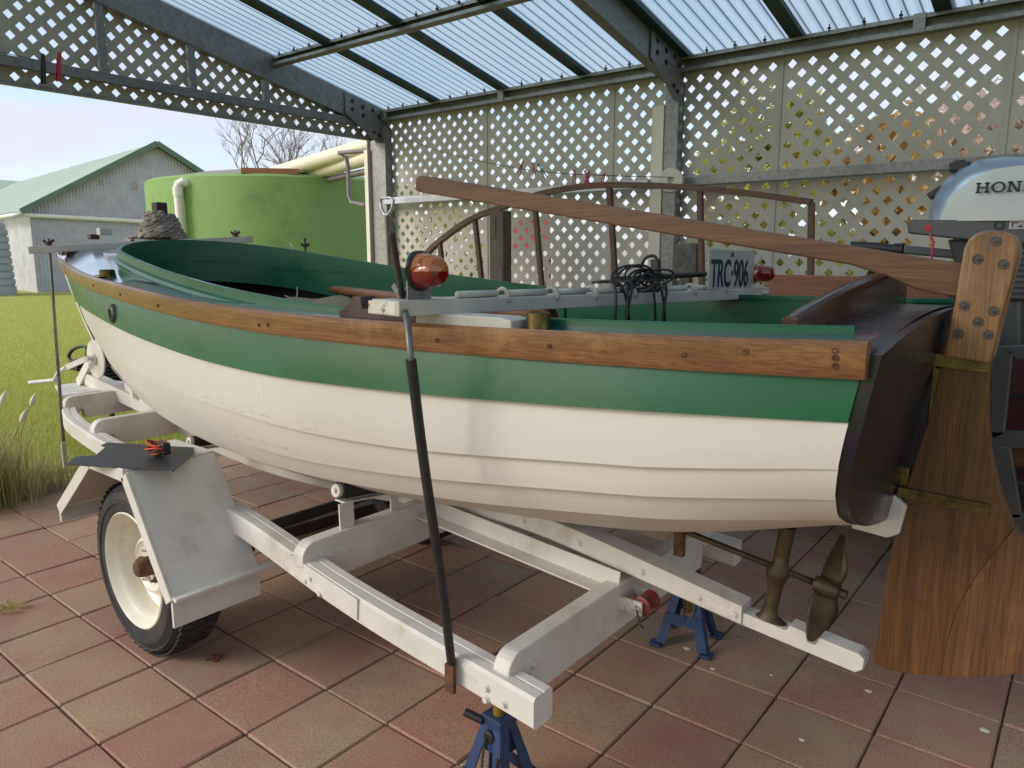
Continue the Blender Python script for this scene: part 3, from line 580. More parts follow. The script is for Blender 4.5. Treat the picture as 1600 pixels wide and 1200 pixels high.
# ribbed poly tank
pc = plan(27.5, -19.75); pt = thing('poly_tank', 'ribbed blue grey plastic water tank at the far left by the shed', 'water tank', pc)
prof = [(1.2, -.1)]
for k in range(9): z = .1 + k * .26; prof += [(1.22 - .01 * k, z), (1.22 - .01 * k, z + .18), (1.17 - .01 * k, z + .2), (1.17 - .01 * k, z + .24)]
prof += [(1.1, 2.5), (1.0, 2.68), (.4, 2.9), (.02, 2.95)]
g = G(); g.lathe(pc, (0, 0, 1), prof, 36); g.obj('body', 'poly_blue', pt, auto=50)
g = G(); g.lathe(pc + Vector((0, 0, 2.93)), (0, 0, 1), [(.3, -.06), (.3, .06), (.02, .08)], 16); g.obj('lid', 'black', pt)
# bare tree
bt = thing('bare_tree', 'leafless winter tree with fine twigs behind the green tank', 'tree', plan(24, -7.2))
g = G(); tw = G(); o0 = plan(24, -7.2)
def grow(p, d, ln, r, lev):
    q = p + d * ln; mid = (p + q) / 2 + Vector((random.gauss(0, .04), random.gauss(0, .04), random.gauss(0, .03))) * ln * 1.5
    (g if lev < 2 else tw).tube([p, mid, q], [r, r * .85, r * .7], 6 if lev < 2 else 4, cap=False)
    if lev >= 6: return
    for k in range(random.choice((2, 3, 3)) if lev > 0 else 5):
        a = random.uniform(0, 6.28); sp_ = random.uniform(.35, .85); e = (d + Vector((math.cos(a), math.sin(a), random.uniform(-.15, .45))) * sp_).normalized()
        grow(p + (q - p) * random.uniform(.55, 1), e, ln * random.uniform(.62, .85), r * .58, lev + 1)
grow(Vector((o0.x, o0.y, 0)), Vector((0, 0, 1)), 2.25, .12, 0)
g.obj('trunk', 'twig', bt, smooth=True, fixn=False); tw.obj('crown', 'twig', bt, smooth=True, fixn=False)
# shrubs and trees beyond the lattice
def leafy(name, label, c, rx, ry, z0, z1, n, m, size, trunk=.05, group=None):
    t = thing(name, label, 'tree', c, group); g = G(); cl = []
    for k in range(26):
        a = random.uniform(0, 6.28); q = random.uniform(.2, .95) ** .6; z = random.uniform(z0, z1); f = math.sin(math.pi * min(1, max(.12, (z - z0) / (z1 - z0) * .85 + .12)))
        cl.append((Vector((c[0] + rx * q * f * math.cos(a), c[1] + ry * q * f * math.sin(a), z)), random.uniform(.18, .42) * rx))
    for k in range(n):
        p, r = random.choice(cl); d = Vector((random.gauss(0, 1), random.gauss(0, 1), random.gauss(0, .8))).normalized(); p = p + d * r * random.uniform(.3, 1.05)
        u = Vector((random.gauss(0, 1), random.gauss(0, 1), random.gauss(0, 1))).normalized(); v = u.cross(d).normalized(); s = size * random.uniform(.6, 1.3)
        g.add([p - u * s, p + v * s * .45, p + u * s, p - v * s * .45], [(0, 1, 2, 3)])
    g.obj('crown', m, t, fixn=False); g = G()
    g.tube([(c[0], c[1], -.1), (c[0] + .05, c[1], z0 + .2), (c[0] - .05, c[1] + .05, (z0 + z1) / 2)], [trunk * 1.4, trunk, trunk * .5], 8)
    for p, r in cl[:12]: g.tube([(c[0], c[1], max(.3, z0 * .8)), (Vector((c[0], c[1], z0)) + p) / 2 + Vector((0, 0, .1)), p], [trunk * .6, trunk * .4, trunk * .15], 5)
    g.obj('trunk', 'bark', t, smooth=True); return t
TG = 'shrubs and trees beyond the lattice'
leafy('shrub', 'olive green shrub seen through lattice just right of the middle post', (-2.75, 7.6, 0), .95, .9, .25, 3.0, 5200, 'leaf_olive', .07, group=TG)
leafy('shrub', 'rusty orange leaved shrub showing among the olive one through the lattice', (-2.0, 8.6, 0), .9, .8, .7, 2.9, 3000, 'leaf_rust', .07, group=TG)
leafy('shrub', 'low olive shrub behind the right of the lattice above the motor', (-1.1, 8.2, 0), .7, .7, .2, 1.9, 2600, 'leaf_olive', .06, group=TG)
leafy('pink_tree', 'pinkish brown leaved tree far behind the lattice at the right', (-1.6, 12.5, 0), 2.0, 1.6, .7, 3.3, 5200, 'leaf_pink', .10, group=TG)
leafy('shrub', 'sparse grey green shrub behind the left end of the lattice wall', (-9.2, 9.4, 0), 1.3, 1.1, .2, 2.4, 2200, 'leaf_olive', .07, group=TG)
fn = thing('pale_fence', 'pale corrugated fence standing beyond the left of the lattice', 'fence', (-9, 13, 0))
g = G(); n = 260; bot = []; top = []
for i in range(n + 1): x = -15 + 10.5 * i / n; o_ = .03 * math.cos(i * 1.57); bot.append((x, 13 + o_, -.1)); top.append((x, 13 + o_, 1.75))
g.grid([bot, top]); g.obj('sheet', 'zinc', fn, smooth=True)
for x in (-14.9, -12.3, -9.7, -7.1, -4.6): g = G(); g.box((x, 13.08, .88), (.09, .09, 1.9)); g.obj('post', 'grey_wood', fn)
rp_ = thing('red_board', 'dark red board standing beyond the lattice behind the timber post', 'board', (-5.4, 7.0, 0))
g = G(); a, b = aty(772, 392, 7.0), aty(858, 338, 7.0); g.box(((a.x + b.x) / 2, 7.0, (a.z + b.z) / 2), (b.x - a.x, .04, b.z - a.z)); g.obj('face', 'red_block', rp_, .004)
for x in (a.x + .05, b.x - .05): g = G(); g.box((x, 7.05, .7), (.06, .05, 1.4)); g.obj('leg', 'grey_wood', rp_)
# ================================================================ BOAT
YC = 1.87
HB = spline([-5.0, -4.6, -4.2, -3.8, -3.4, -3, -2.6, -2.2, -1.8, -1.4, -1, -.6, -.28], [.02, .150, .275, .39, .49, .575, .635, .675, .695, .692, .672, .635, .59])
ZS = spline([-5.02, -4.5, -4.07, -3.55, -3.2, -2.9, -2.64, -2.24, -1.9, -1.45, -1.0, -.54, -.28], [1.43, 1.408, 1.387, 1.357, 1.342, 1.331, 1.317, 1.297, 1.287, 1.282, 1.285, 1.293, 1.30])
STX = [-5.018, -4.965, -4.9, -4.825, -4.754, -4.68, -4.619, -4.54, -4.402]; STZ = [1.43, 1.355, 1.252, 1.161, 1.062, .981, .916, .872, .794]
ZK = spline(STX + [-4.0, -3.6, -3.2, -2.6, -2.0, -1.4, -.8, -.36], STZ + [.632, .554, .514, .511, .543, .605, .694, .825])
PE = spline([-4.9, -4.2, -3.4, -2.4, -1.4, -.34], [1.15, 1.493, 2.543, 3.4, 3.6, 4.3])
def hy(x, z):
    zk, zs = ZK(x), ZS(x); v = min(max((z - zk) / max(zs - zk, 1e-4), 0), 1); return HB(x) * (1 - (1 - v) ** PE(x))
def trx(z): return -.30 + (z - 1.22) * .167
def stemx(z):
    lo, hi = -5.018, -3.4
    for _ in range(40):
        m = (lo + hi) / 2
        if ZK(m) > z: lo = m
        else: hi = m
    return (lo + hi) / 2
LAPS = [
    ([-5.0, -.28], None),
    ([-4.80, -4.0, -3.44, -3.07, -2.757, -2.5, -2.2, -1.97, -1.72, -1.49, -1.22, -.92, -.61, -.31], [1.172, 1.209, 1.194, 1.175, 1.154, 1.139, 1.123, 1.117, 1.115, 1.12, 1.128, 1.141, 1.156, 1.168]),
    ([-4.74, -3.68, -3.27, -2.935, -2.71, -2.365, -2.09, -1.69, -1.48, -1.27, -1.07, -.815, -.61, -.33], [1.045, 1.032, 1.028, 1.018, 1.007, .989, .978, .971, .977, .989, 1.007, 1.033, 1.052, 1.084]),
    ([-4.66, -3.4, -3.01, -2.6, -2.23, -2.0, -1.8, -1.56, -1.3, -1.1, -.83, -.63, -.34], [.95, .937, .91, .88, .858, .856, .86, .878, .905, .931, .965, .987, 1.018]),
    ([-4.52, -3.18, -2.925, -2.6, -2.38, -2.14, -1.94, -1.63, -1.38, -1.17, -.87, -.66, -.36], [.86, .80, .787, .768, .764, .766, .773, .795, .823, .851, .897, .922, .951])]
def lapline(k):
    xs, zs = LAPS[k]
    f = ZS if zs is None else spline(xs, zs)
    z0 = f(xs[0]); xa = stemx(z0) + .004; xb = trx(f(-.32)); return xa, xb, f
NS = 64
def lap_at(k, i):
    s = i / NS; s = s ** 1.25 if False else s
    if k == 5:
        xa, xb = stemx(.80), -.362; x = xa + (xb - xa) * s; return x, ZK(x) + .004
    xa, xb, f = lapline(k); x = xa + (xb - xa) * s; return x, max(f(x), ZK(x) + .002)
bo = thing('boat', 'clinker dinghy with white hull, green top plank, timber rub rail, on trailer', 'boat', (-2.6, YC, .55))
def side_pt(x, z, sg, off=0.):
    y = hy(x, z); e = .006; y1 = hy(x, z + e); y0 = hy(x, z - e); n = Vector((0, 2 * e, -(y1 - y0))); n.normalize()
    return Vector((x, YC + sg * (y + off * n.y), z + off * n.z))
RN = 6; LT = .023
for sg in (-1, 1):
    for k in range(5):
        rows = []
        for r in range(RN + 1):
            q = r / RN; row = []
            for i in range(NS + 1):
                xa, za = lap_at(k, i); xb, zb = lap_at(k + 1, i); x = xa + (xb - xa) * q; z = za + (zb - za) * q
                fade = min(1, i / 6) * (1 if i < NS - 5 else (NS - i) / 5 * .8 + .2)
                row.append(side_pt(x, z, sg, (.001 + LT * q * (fade if k < 4 else .3 * fade))))
            rows.append(row)
        if k < 4:     # under edge of the lap
            rows.append([side_pt(*lap_at(k + 1, i), sg, -.012) for i in range(NS + 1)])
        g = G(); g.grid(rows, sg > 0); o = g.obj('plank', 'green' if k == 0 else 'hull_white', bo, smooth=True, fixn=False); o.data.set_sharp_from_angle(angle=R(35))
# inner skin
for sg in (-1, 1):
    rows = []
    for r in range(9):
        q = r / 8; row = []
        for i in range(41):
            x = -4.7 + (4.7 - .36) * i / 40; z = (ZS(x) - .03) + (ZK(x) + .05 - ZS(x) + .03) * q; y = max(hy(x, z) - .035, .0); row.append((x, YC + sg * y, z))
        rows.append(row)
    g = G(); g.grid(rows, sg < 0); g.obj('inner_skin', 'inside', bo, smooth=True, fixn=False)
g = G(); rows = [[(x, YC + y * max(.05, hy(x, ZK(x) + .17) - .04), ZK(x) + .16) for y in (-1, 0, 1)] for x in (-3.9 + .24 * i for i in range(15))]; g.grid(rows); g.obj('floor_boards', 'dark_wood', bo, fixn=False)
# transom
def crown(y, h): return .028 * (1 - (y / h) ** 2)
for face, off, m in (('transom', .022, 'navy'),):
    g = G(); rows = []; ztop = 1.283
    zs = [.832 + (ztop - .832) * (i / 22) ** 1.0 for i in range(23)]
    for z in zs:
        h = hy(trx(z), z) if z < 1.27 else hy(trx(1.27), 1.27); h = max(h, .02); rows.append([(trx(z) + off, YC + h * (j / 8 - 1), z) for j in range(17)])
    h = .585; rows.append([(trx(1.29) + off, YC + h * (j / 8 - 1), 1.284 + crown(h * (j / 8 - 1), h) * 1.3) for j in range(17)])
    g.grid(rows)
    n = len(rows); 
    left = [r[0] for r in rows]; right = [r[-1] for r in rows]; top = rows[-1]
    back = lambda p: (p[0] - .045, p[1], p[2])
    for line in (left, right, top): g.grid([line, [back(p) for p in line]])
    g.obj('transom', m, bo, smooth=True, fixn=True).data.set_sharp_from_angle(angle=R(40))
# stern post block below the transom
g = G(); g.prism([(-.42, YC - .035, .79), (-.34, YC - .035, .785), (-.315, YC - .035, .80), (-.305, YC - .035, .87), (-.345, YC - .035, .90), (-.42, YC - .035, .86)], (0, .07, 0)); g.obj('stern_post', 'hull_white', bo, .006)
# stem
g = G(); rows = []
for x, z in list(zip(STX, STZ)) + [(-4.2, ZK(-4.2))]:
    rows.append([(x + .03, YC - .028, z + .01), (x - .016, YC - .014, z - .012), (x - .02, YC, z - .014), (x - .016, YC + .014, z - .012), (x + .03, YC + .028, z + .01)])
rows.insert(0, [(p[0] - .01, p[1], 1.455) for p in rows[0]]); rows.insert(0, [(p[0] * .2 - 4.97 * .8, p[1] * .3 + YC * .7, 1.458) for p in rows[0]])
g.grid(rows); g.obj('stem', 'hull_white', bo, smooth=True)
# keel and skeg
kt = spline([-4.25, -3.6, -3.0, -2.4, -1.9, -1.55, -.9, -.68], [ZK(-4.25) + .01, ZK(-3.6) + .01, ZK(-3.) + .01, ZK(-2.4) + .01, ZK(-1.9) + .01, .612, .546, .508])
kb = spline([-4.25, -3.6, -3.0, -2.4, -1.9, -1.52, -.985, -.68], [ZK(-4.25) - .03, ZK(-3.6) - .035, ZK(-3.) - .04, ZK(-2.4) - .04, ZK(-1.9) - .035, .548, .494, .452])
g = G(); rows = []
for i in range(61):
    x = -4.25 + 3.575 * i / 60; a, b = kt(x), kb(x); w = .034
    rows.append([(x, YC - w, a), (x, YC - w, b + .006), (x, YC - w + .006, b), (x, YC + w - .006, b), (x, YC + w, b + .006), (x, YC + w, a), (x, YC - w, a)])
g.grid(rows); g.add(rows[-1][:6], [(0, 1, 2, 3, 4, 5)]); g.obj('keel', 'paint_white', bo, auto=40)
g = G(); w = .027; kx = lambda x: .452 + (x + .68) * (-.106)
zt = lambda x: kx(x) + .036
pr = [(-.69, kx(-.69)), (-.385, kx(-.385)), (-.368, kx(-.37) + .015), (-.366, kx(-.37) + .042), (-.38, zt(-.38) + .016), (-.475, zt(-.475) + .016), (-.482, zt(-.482) - .008), (-.502, zt(-.5) - .008), (-.507, zt(-.507) + .016), (-.55, zt(-.55) + .017), (-.556, zt(-.556)), (-.69, zt(-.69))]
g.prism([(x, YC - w, z) for x, z in pr], (0, 2 * w, 0)); g.obj('skeg_shoe', 'paint_white', bo, .004)
for x in (-1.42, -1.2, -.98, -.8, -.695):
    g = G(); z = (kt(x) + kb(x)) / 2 - .002; g.lathe((x, YC - .034, z), (0, -1, 0), [(.013, 0), (.013, .002), (.009, .002), (.008, .006), (.001, .007)], 12); g.obj('bolt', 'paint_white', bo)
# rub rails
def rub(sg):
    rows = []
    for i in range(81):
        x = -4.93 + (4.93 - .285) * i / 80; z = ZS(x); t = .026 * min(1, .35 + i / 12)
        pr = [(-.004, .004), (t * .75, .006), (t, -.002), (t, -.047), (t * .8, -.056), (-.002, -.056)]
        xo = -.0 if i < 78 else 0
        rows.append([(x, YC + sg * (hy(x, z) + p), z + q) for p, q in pr + pr[:1]])
    g = G(); g.grid(rows, sg > 0); g.add(rows[-1][:6], [(0, 1, 2, 3, 4, 5)]); g.add(rows[0][:6], [(0, 1, 2, 3, 4, 5)])
    return g.obj('rub_rail', 'rub_wood', bo, auto=35)
rr = rub(-1); rub(1)
def rubface(px, py):
    # outer face of the near rub rail along a sight line
    d = sight(px, py); t = .5
    while t < 8:
        p = CP + d * t
        if p.x > -4.95 and p.y >= YC - hy(p.x, ZS(p.x)) - .0265: return p
        t += .002
for px, py in ((1305, 548), (1305, 559), (1305, 572), (1165, 549), (1069, 555), (859, 541), (683, 532), (405, 508), (419, 508), (146, 446), (188, 460), (247, 478)):
    p = rubface(px, py); g = G(); g.lathe(p + Vector((0, -.001, 0)), (0, -1, 0), [(.0055, -.001), (.0055, .0012), (.003, .0012), (.001, -.001)], 8); g.obj('screw', 'rust', rr)
# deck with crown, coaming around the open well
AX = -3.55
def cz(x): t = -x - 2; return max(1.327 + .074 * t + .03 * t * t, ZS(x) + .022)
def cc(x):
    t = min(max((x - AX) / 2., 0), 1); return min(.60 * math.sqrt(max(1 - (1 - t) ** 4.4, 0)), HB(x) - .085)
def dz(x, y): h = max(HB(x), .03); return ZS(x) + .004 + (.055 if x < -3 else .055 * max(0, 1 - (x + 3) / .8) + .02) * (1 - min(1, (y / h) ** 2))
g = G()
for sg in (-1, 1):
    rows = []
    for i in range(90):
        x = -4.98 + (4.98 - .29) * i / 89; b = HB(x) + .006; c = 0 if x < AX else cc(x) - .006
        rows.append([(x, YC + sg * (c + (b - c) * j / 6), dz(x, c + (b - c) * j / 6)) for j in range(7)])
    g.grid(rows, sg > 0)
g.obj('deck', 'deck_navy', bo, smooth=True, fixn=False)
# aft deck
XA = -.47
g = G(); g.grid([[(x, YC + y * (HB(x) - .07), 1.290 + .034 * (1 - y * y)) for y in (j / 8 - 1 for j in range(17))] for x in (XA, XA + .06, -.36, -.31, -.285)]); g.obj('aft_deck', 'navy', bo, smooth=True)
path = []
for i in range(46): s = (i / 45) ** 2; x = AX + .0 + (-.33 - AX) * s; path.append((x, cc(x) if i else .0))
def ring(off, zf):
    P = []
    full = [(x, -c) for x, c in reversed(path)] + [(x, c) for x, c in path[1:]]
    n = len(full)
    for i, (x, c) in enumerate(full):
        a = full[max(i - 1, 0)]; b = full[min(i + 1, n - 1)]; tx, ty = b[0] - a[0], b[1] - a[1]; l = math.hypot(tx, ty) or 1; nx, ny = -ty / l, tx / l
        # outward from the well
        if (x + 2) * nx + c * ny < 0: nx, ny = -nx, -ny
        P.append((x + nx * off, YC + c + ny * off, zf(x)))
    return P
T = .018
rings = [ring(0, lambda x: cz(x) - .20), ring(0, lambda x: cz(x) - .002), ring(.002, cz), ring(T - .002, cz), ring(T, lambda x: cz(x) - .002), ring(T, lambda x: cz(x) - .028), ring(T + .010, lambda x: cz(x) - .034), ring(T + .013, lambda x: cz(x) - .046), ring(T + .008, lambda x: cz(x) - .056), ring(T, lambda x: cz(x) - .06), ring(T, lambda x: cz(x) - .11)]
g = G(); g.grid(rings); 
g.add([r[0] for r in rings[1:10]], [tuple(range(9))]); g.add([r[-1] for r in rings[1:10]], [tuple(range(9))])
g.obj('coaming', 'green', bo, auto=30)
for x, sg in ((-1.72, 1), (-1.70, -1)):
    g = G(); g.box((x, YC + sg * (cc(x) - .004), cz(x) - .1), (.05, .012, .18)); g.obj('coaming_strap', 'green', bo, .003)
# arched coaming at the stern
g = G(); arc = []; n = 22
for i in range(n + 1):
    y = -.47 + .94 * i / n; h = 1.315 + .085 * max(0, math.cos(math.pi * y / 1.0)) ** .8; arc.append((y, h))
rows = []
for y, h in arc: b = dz(XA, abs(y)) - .01; xo = XA + .05 * (1 - (y / .47) ** 2) ; rows.append([(xo, YC + y, b), (xo, YC + y, h - .006), (xo + .008, YC + y, h), (xo + .024, YC + y, h), (xo + .03, YC + y, h - .006), (xo + .03, YC + y, b)])
g.grid(rows); g.add(rows[0], [tuple(range(6))]); g.add(rows[-1], [tuple(range(6))]); g.obj('arched_coaming', 'arch_wood', bo, auto=40)
# deck fittings
p = atz(167, 430, 1.385); p = Vector((p.x, p.y, dz(p.x, YC - p.y))); q = aty(167, 428, 1.42)
fx = -2.62; 
def deckpt(px, py):
    d = sight(px, py); t = .8
    while t < 8:
        p = CP + d * t
        if p.x > -4.9 and p.y > YC - HB(p.x) and p.z <= dz(p.x, abs(p.y - YC)): return p
        t += .002
    return CP + d * 3.2
p = deckpt(168, 431)
g = G(); g.lathe(p, (0, 0, 1), [(.045, -.002), (.045, .004), (.03, .006), (.03, .022), (.026, .026), (.001, .027)], 20); g.obj('filler_cap', 'brass', bo, auto=35)
g = G(); g.box(p + Vector((.01, .03, .002)), (.05, .12, .006)); g.obj('fitting_plate', 'steel_dark', bo, .002)
def hullpt(px, py):
    d = sight(px, py); t = .8
    while t < 8:
        p = CP + d * t
        if p.x > -5 and p.y > YC - hy(p.x, p.z) - .006: return p
        t += .002
p = hullpt(182, 490); e = .05; nrm = Vector((HB(p.x + e) - HB(p.x - e), -2 * e, 0)).normalized(); nrm = Vector((-abs(nrm.x), nrm.y, 0)) 
p = p + nrm * .012; g = G(); g.lathe(p, nrm, [(.020, -.02), (.018, .006), (.022, .012), (.032, .010), (.038, .002), (.038, -.01)], 24); ho = g.obj('hawse_ring', 'rust', bo, auto=50); ho.data.materials.clear(); ho.data.materials.append(M['steel_dark'])
g = G(); g.lathe(p, nrm, [(.0195, .002), (.001, .002)], 20); g.obj('hawse_hole', 'black', ho)
# propeller shaft, strut and propeller
a, b = aty(1040, 818, YC), aty(1292, 918, YC)
g = G(); g.tube([a + (a - b).normalized() * .1, b], .0085, 10); g.obj('shaft', 'bronze', bo, smooth=True)
g = G(); g.box(aty(1062, 845, YC), (.03, .02, .09)); g.obj('shaft_bracket', 'rust', bo, .003)
s1, s2, s3 = aty(1228, 838, YC), aty(1214, 890, YC), aty(1200, 968, YC)
g = G(); rows = []
for f, rx, ry in ((-.1, .022, .014), (.2, .020, .013), (.33, .021, .015), (.38, .030, .028), (.45, .031, .030), (.52, .024, .02), (.6, .02, .014), (.85, .019, .013), (.95, .026, .02), (1.0, .05, .026), (1.06, .05, .026)):
    c = s1 + (s3 - s1) * f; rows.append([(c.x + rx * math.cos(t), c.y + ry * math.sin(t), c.z) for t in (6.2832 * j / 16 for j in range(17))])
g.grid(rows); g.obj('shaft_strut', 'bronze', bo, auto=45)
g = G(); c = aty(1200, 976, YC); g.box(c + Vector((.005, 0, .004)), (.17, .05, .012), Matrix.Rotation(R(6), 3, 'Y')); g.obj('strut_foot', 'bronze', bo, .004)
ax = (b - a).normalized(); g = G(); g.lathe(b - ax * .03, ax, [(.001, -.005), (.02, 0), (.024, .03), (.018, .06), (.012, .062), (.012, .078), (.001, .08)], 16); hub = g.obj('propeller_hub', 'bronze', bo, auto=40)
e1 = ax.cross(Vector((0, 1, 0))).normalized(); e2 = ax.cross(e1)
for k in range(2):
    th = R(-14) + k * R(176); rd = e1 * math.cos(th) + e2 * math.sin(th); tg = ax.cross(rd); rows = []
    for i in range(9):
        f = i / 8; rr_ = .018 + .125 * f; ch = .036 * math.sin(math.pi * min(1, .22 + f * .73)) ** .8 + .003; pt = R(62 - 32 * f); row = []
        for j in range(7):
            s = (j / 6 - .5) * 2 * ch; d_ = tg * math.cos(pt) + ax * math.sin(pt); row.append(b + rd * (rr_ - .35 * abs(s) * (f)) + d_ * s + ax * .012 * (s / .05) ** 2)
        rows.append(row)
    g = G(); g.grid(rows); o = g.obj('propeller_blade', 'bronze', hub, smooth=True); thick(o, .006)
# gudgeons on the transom
for zz, up in ((1.17, 1), (.90, 0)):
    x = trx(zz) + .024
    g = G(); g.box((x + .01, YC - .0, zz - .03), (.02, .03, .15 if up else .17)); g.box((x + .035, YC, zz + .03 if up else zz - .02), (.06, .03, .022)); g.obj('gudgeon', 'brass', bo, .003)
# oar socket, blocks under the light board
p = deckpt(827, 517); g = G(); g.lathe(p + Vector((0, .03, -.005)), (0, 0, 1), [(.026, 0), (.026, .04), (.022, .042), (.022, .01)], 24); g.obj('oar_socket', 'brass', bo, auto=40)
# ---------------------------------------------------------------- rudder with tiller
rd = thing('rudder', 'varnished timber rudder with long tiller hung on the boat stern', 'rudder', (-.1, YC, .45))
out = [(1476, 556), (1450, 660), (1420, 750), (1404, 805), (1385, 900), (1365, 1035), (1385, 1046), (1420, 1053), (1480, 1058), (1560, 1056), (1640, 1046), (1690, 1030), (1694, 980), (1672, 920), (1640, 880), (1605, 852), (1580, 818), (1560, 765), (1547, 705), (1543, 650), (1544, 600), (1549, 556)]
T2 = .022
o1 = [(1476, 556), (1450, 660), (1420, 750), (1404, 805), (1385, 900), (1365, 1035), (1385, 1046), (1420, 1053), (1469, 1057), (1480, 1000), (1500, 940), (1532, 890), (1584, 826), (1580, 818), (1560, 765), (1547, 705), (1543, 650), (1544, 600), (1549, 556)]
o2 = [(1469.3, 1057), (1520, 1058), (1560, 1056), (1640, 1046), (1690, 1030), (1694, 980), (1672, 920), (1640, 880), (1605, 852), (1584.3, 826.4), (1532.3, 890.4), (1500.3, 940.4), (1480.3, 1000.4)]
for o_, m_ in ((o1, 'rudder_wood'), (o2, 'rudder_wood2')):
    g = G(); g.prism([aty(x, y, YC - T2) for x, y in o_], (0, 2 * T2, 0)); g.obj('blade_plank', m_, rd, .0014)
ck = [(1474, 556), (1492, 470), (1503, 405), (1506, 388), (1513, 374), (1526, 364), (1545, 359), (1566, 361), (1582, 368), (1590, 381), (1589, 398), (1576, 450), (1560, 510), (1546, 568)]
for y0 in (YC - T2 - .03, YC + T2 + .002):
    g = G(); cpts = [aty(x, y, YC - T2 - .03) for x, y in ck]; g.prism([Vector((p.x, y0, p.z)) for p in cpts], (0, .028, 0)); c = g.obj('cheek', 'cheek_wood', rd, .005)
    if y0 < YC:
        for x, y in ((1556, 377), (1528, 405), (1568, 413), (1507, 478), (1553, 486), (1528, 503), (1498, 521), (1544, 523)):
            p = aty(x, y, y0); g = G(); g.lathe(p, (0, -1, 0), [(.0105, -.002), (.0105, .002), (.0075, .002), (.0075, -.0015), (.006, -.0015), (.005, .003), (.001, .0035)], 12); g.obj('bolt', 'steel_dark', c)
g = G(); cpts = [aty(x, y, YC) for x, y in ((1505, 400), (1589, 398), (1549, 560), (1480, 560))]; g.prism([Vector((p.x + dx, YC - T2 + .002, p.z)) for p, dx in zip(cpts, (.02, -.02, -.02, .02))], (0, 2 * T2 - .004, 0)); g.obj('stock', 'rudder_wood', rd)
tl = [(1520, 415), (1500, 412), (1340, 386), (1000, 330), (658, 274), (650, 277), (648, 296), (654, 300), (1000, 358.5), (1200, 392), (1330, 414), (1390, 434), (1430, 452), (1500, 466), (1520, 467)]
g = G(); g.prism([aty(x, y, YC - .021) for x, y in tl], (0, .042, 0)); g.obj('tiller', 'tiller_wood', rd, .004)
for pts, n, nm in ((((1445, 560), (1546, 573), .016), 1, 0), (((1402, 768), (1546, 797), .016), 3, 1)):
    (xa, ya), (xb, yb), hh = pts; a, b = aty(xa, ya, YC - T2 - .004), aty(xb, yb, YC - T2 - .004)
    for yy in (YC - T2 - .004, YC + T2 + .004):
        g = G(); g.beam((a.x, yy, a.z), (b.x, yy, b.z), .006, .028 if nm == 0 else .024); s = g.obj('strap', 'brass', rd, .0015)
        if yy < YC:
            for k in range(n):
                f = (.78,)[0] if n == 1 else (.28, .58, .9)[k]; p = Vector((a.x, yy - .003, a.z)).lerp(Vector((b.x, yy - .003, b.z)), f); g = G(); g.lathe(p, (0, -1, 0), [(.010, 0), (.010, .003), (.007, .003), (.006, .005), (.001, .005)], 12); g.obj('rivet', 'brass', s)
    g = G(); g.tube([(a.x + .005, YC, a.z - .05), (a.x + .005, YC, a.z + .03)], .009, 10); g.obj('pintle', 'brass', rd)
# ================================================================ TRAILER
tr_ = thing('boat_trailer', 'old white painted timber and steel boat trailer under the dinghy', 'trailer', (-2.7, YC, 0))
RT = spline([-4.95, -4.26, -3.73, -3.0, -2.25, -1.66, -.93], [.63, .62, .61, .585, .545, .492, .43])          # rail top
RY = spline([-4.95, -4.75, -4.55, -4.26, -3.73, -3.0, -2.25, -1.66, -.93], [1.84, 1.74, 1.63, 1.51, 1.41, 1.365, 1.318, 1.262, 1.245])   # outer face of the near rail
for sg in (-1, 1):
    rows = []; g = G()
    for i in range(61):
        x = -4.93 + 4.0 * i / 60; yo = YC + sg * (YC - RY(x)); yi = yo - sg * .075; zt = RT(x); zb = zt - .082
        c = .008; prf = [(yo, zb + c), (yo, zt - c), (yo - sg * c, zt), (yo - sg * .035, zt), (yo - sg * .037, zt - .004), (yo - sg * .041, zt - .004), (yo - sg * .043, zt), (yi + sg * c, zt), (yi, zt - c), (yi, zb + c), (yi + sg * c, zb), (yo - sg * c, zb)]
        rows.append([(x, a, b) for a, b in prf + prf[:1]])
    g.grid(rows); g.add(rows[-1][:12], [tuple(range(12))]); g.add(rows[0][:12], [tuple(range(12))])
    rail = g.obj('side_rail', 'paint_white', tr_, auto=35)
    for x, z in ((-1.075, .402), (-1.075, .372), (-1.02, .382), (-1.80, .47), (-1.83, .452), (-1.75, .437)):
        y = YC + sg * (YC - RY(x)); g = G(); g.lathe((x, y, z), (0, sg, 0), [(.011, -.002), (.011, .003), (.0075, .003), (.0075, .009), (.001, .0095)], 8); g.obj('bolt', 'paint_white', rail)
    x0, x1 = -1.92, -1.56; a = Vector((x0, YC + sg * (YC - RY(x0) + .003), RT(x0) - .034)); b = Vector((x1, YC + sg * (YC - RY(x1) + .003), RT(x1) - .034)); g = G(); g.beam(a, b, .006, .064); g.obj('splice_plate', 'paint_white', rail, .002)
def crossbeam(x, yh, zt, h, w=.05, m='paint_white'):
    pts = []; r = .05
    for sg in (-1, 1):
        arc = [(sg * (yh - r + r * math.sin(a)), zt - r + r * math.cos(a)) for a in (math.pi / 2 * k / 6 for k in range(7))]
        pts.append(arc)
    o = pts[0][::-1] + pts[1]; bot = [(yh, zt - .075), (yh - .09, zt - .078), (yh - .1, zt - h), (-yh + .1, zt - h), (-yh + .09, zt - .078), (-yh, zt - .075)]
    g = G(); g.prism([(x - w / 2, YC + a, b) for a, b in o + bot], (w, 0, 0)); return g.obj('cross_beam', m, tr_, .005)
xb = crossbeam(-1.05, .60, .485, .145)
for y in (YC - .50, YC + .5): g = G(); g.lathe((-1.025, y, .425), (1, 0, 0), [(.013, 0), (.013, .003), (.008, .003), (.008, .01), (.001, .011)], 8); g.obj('bolt', 'paint_white', xb)
xb2 = crossbeam(-1.86, .60, .565, .145)
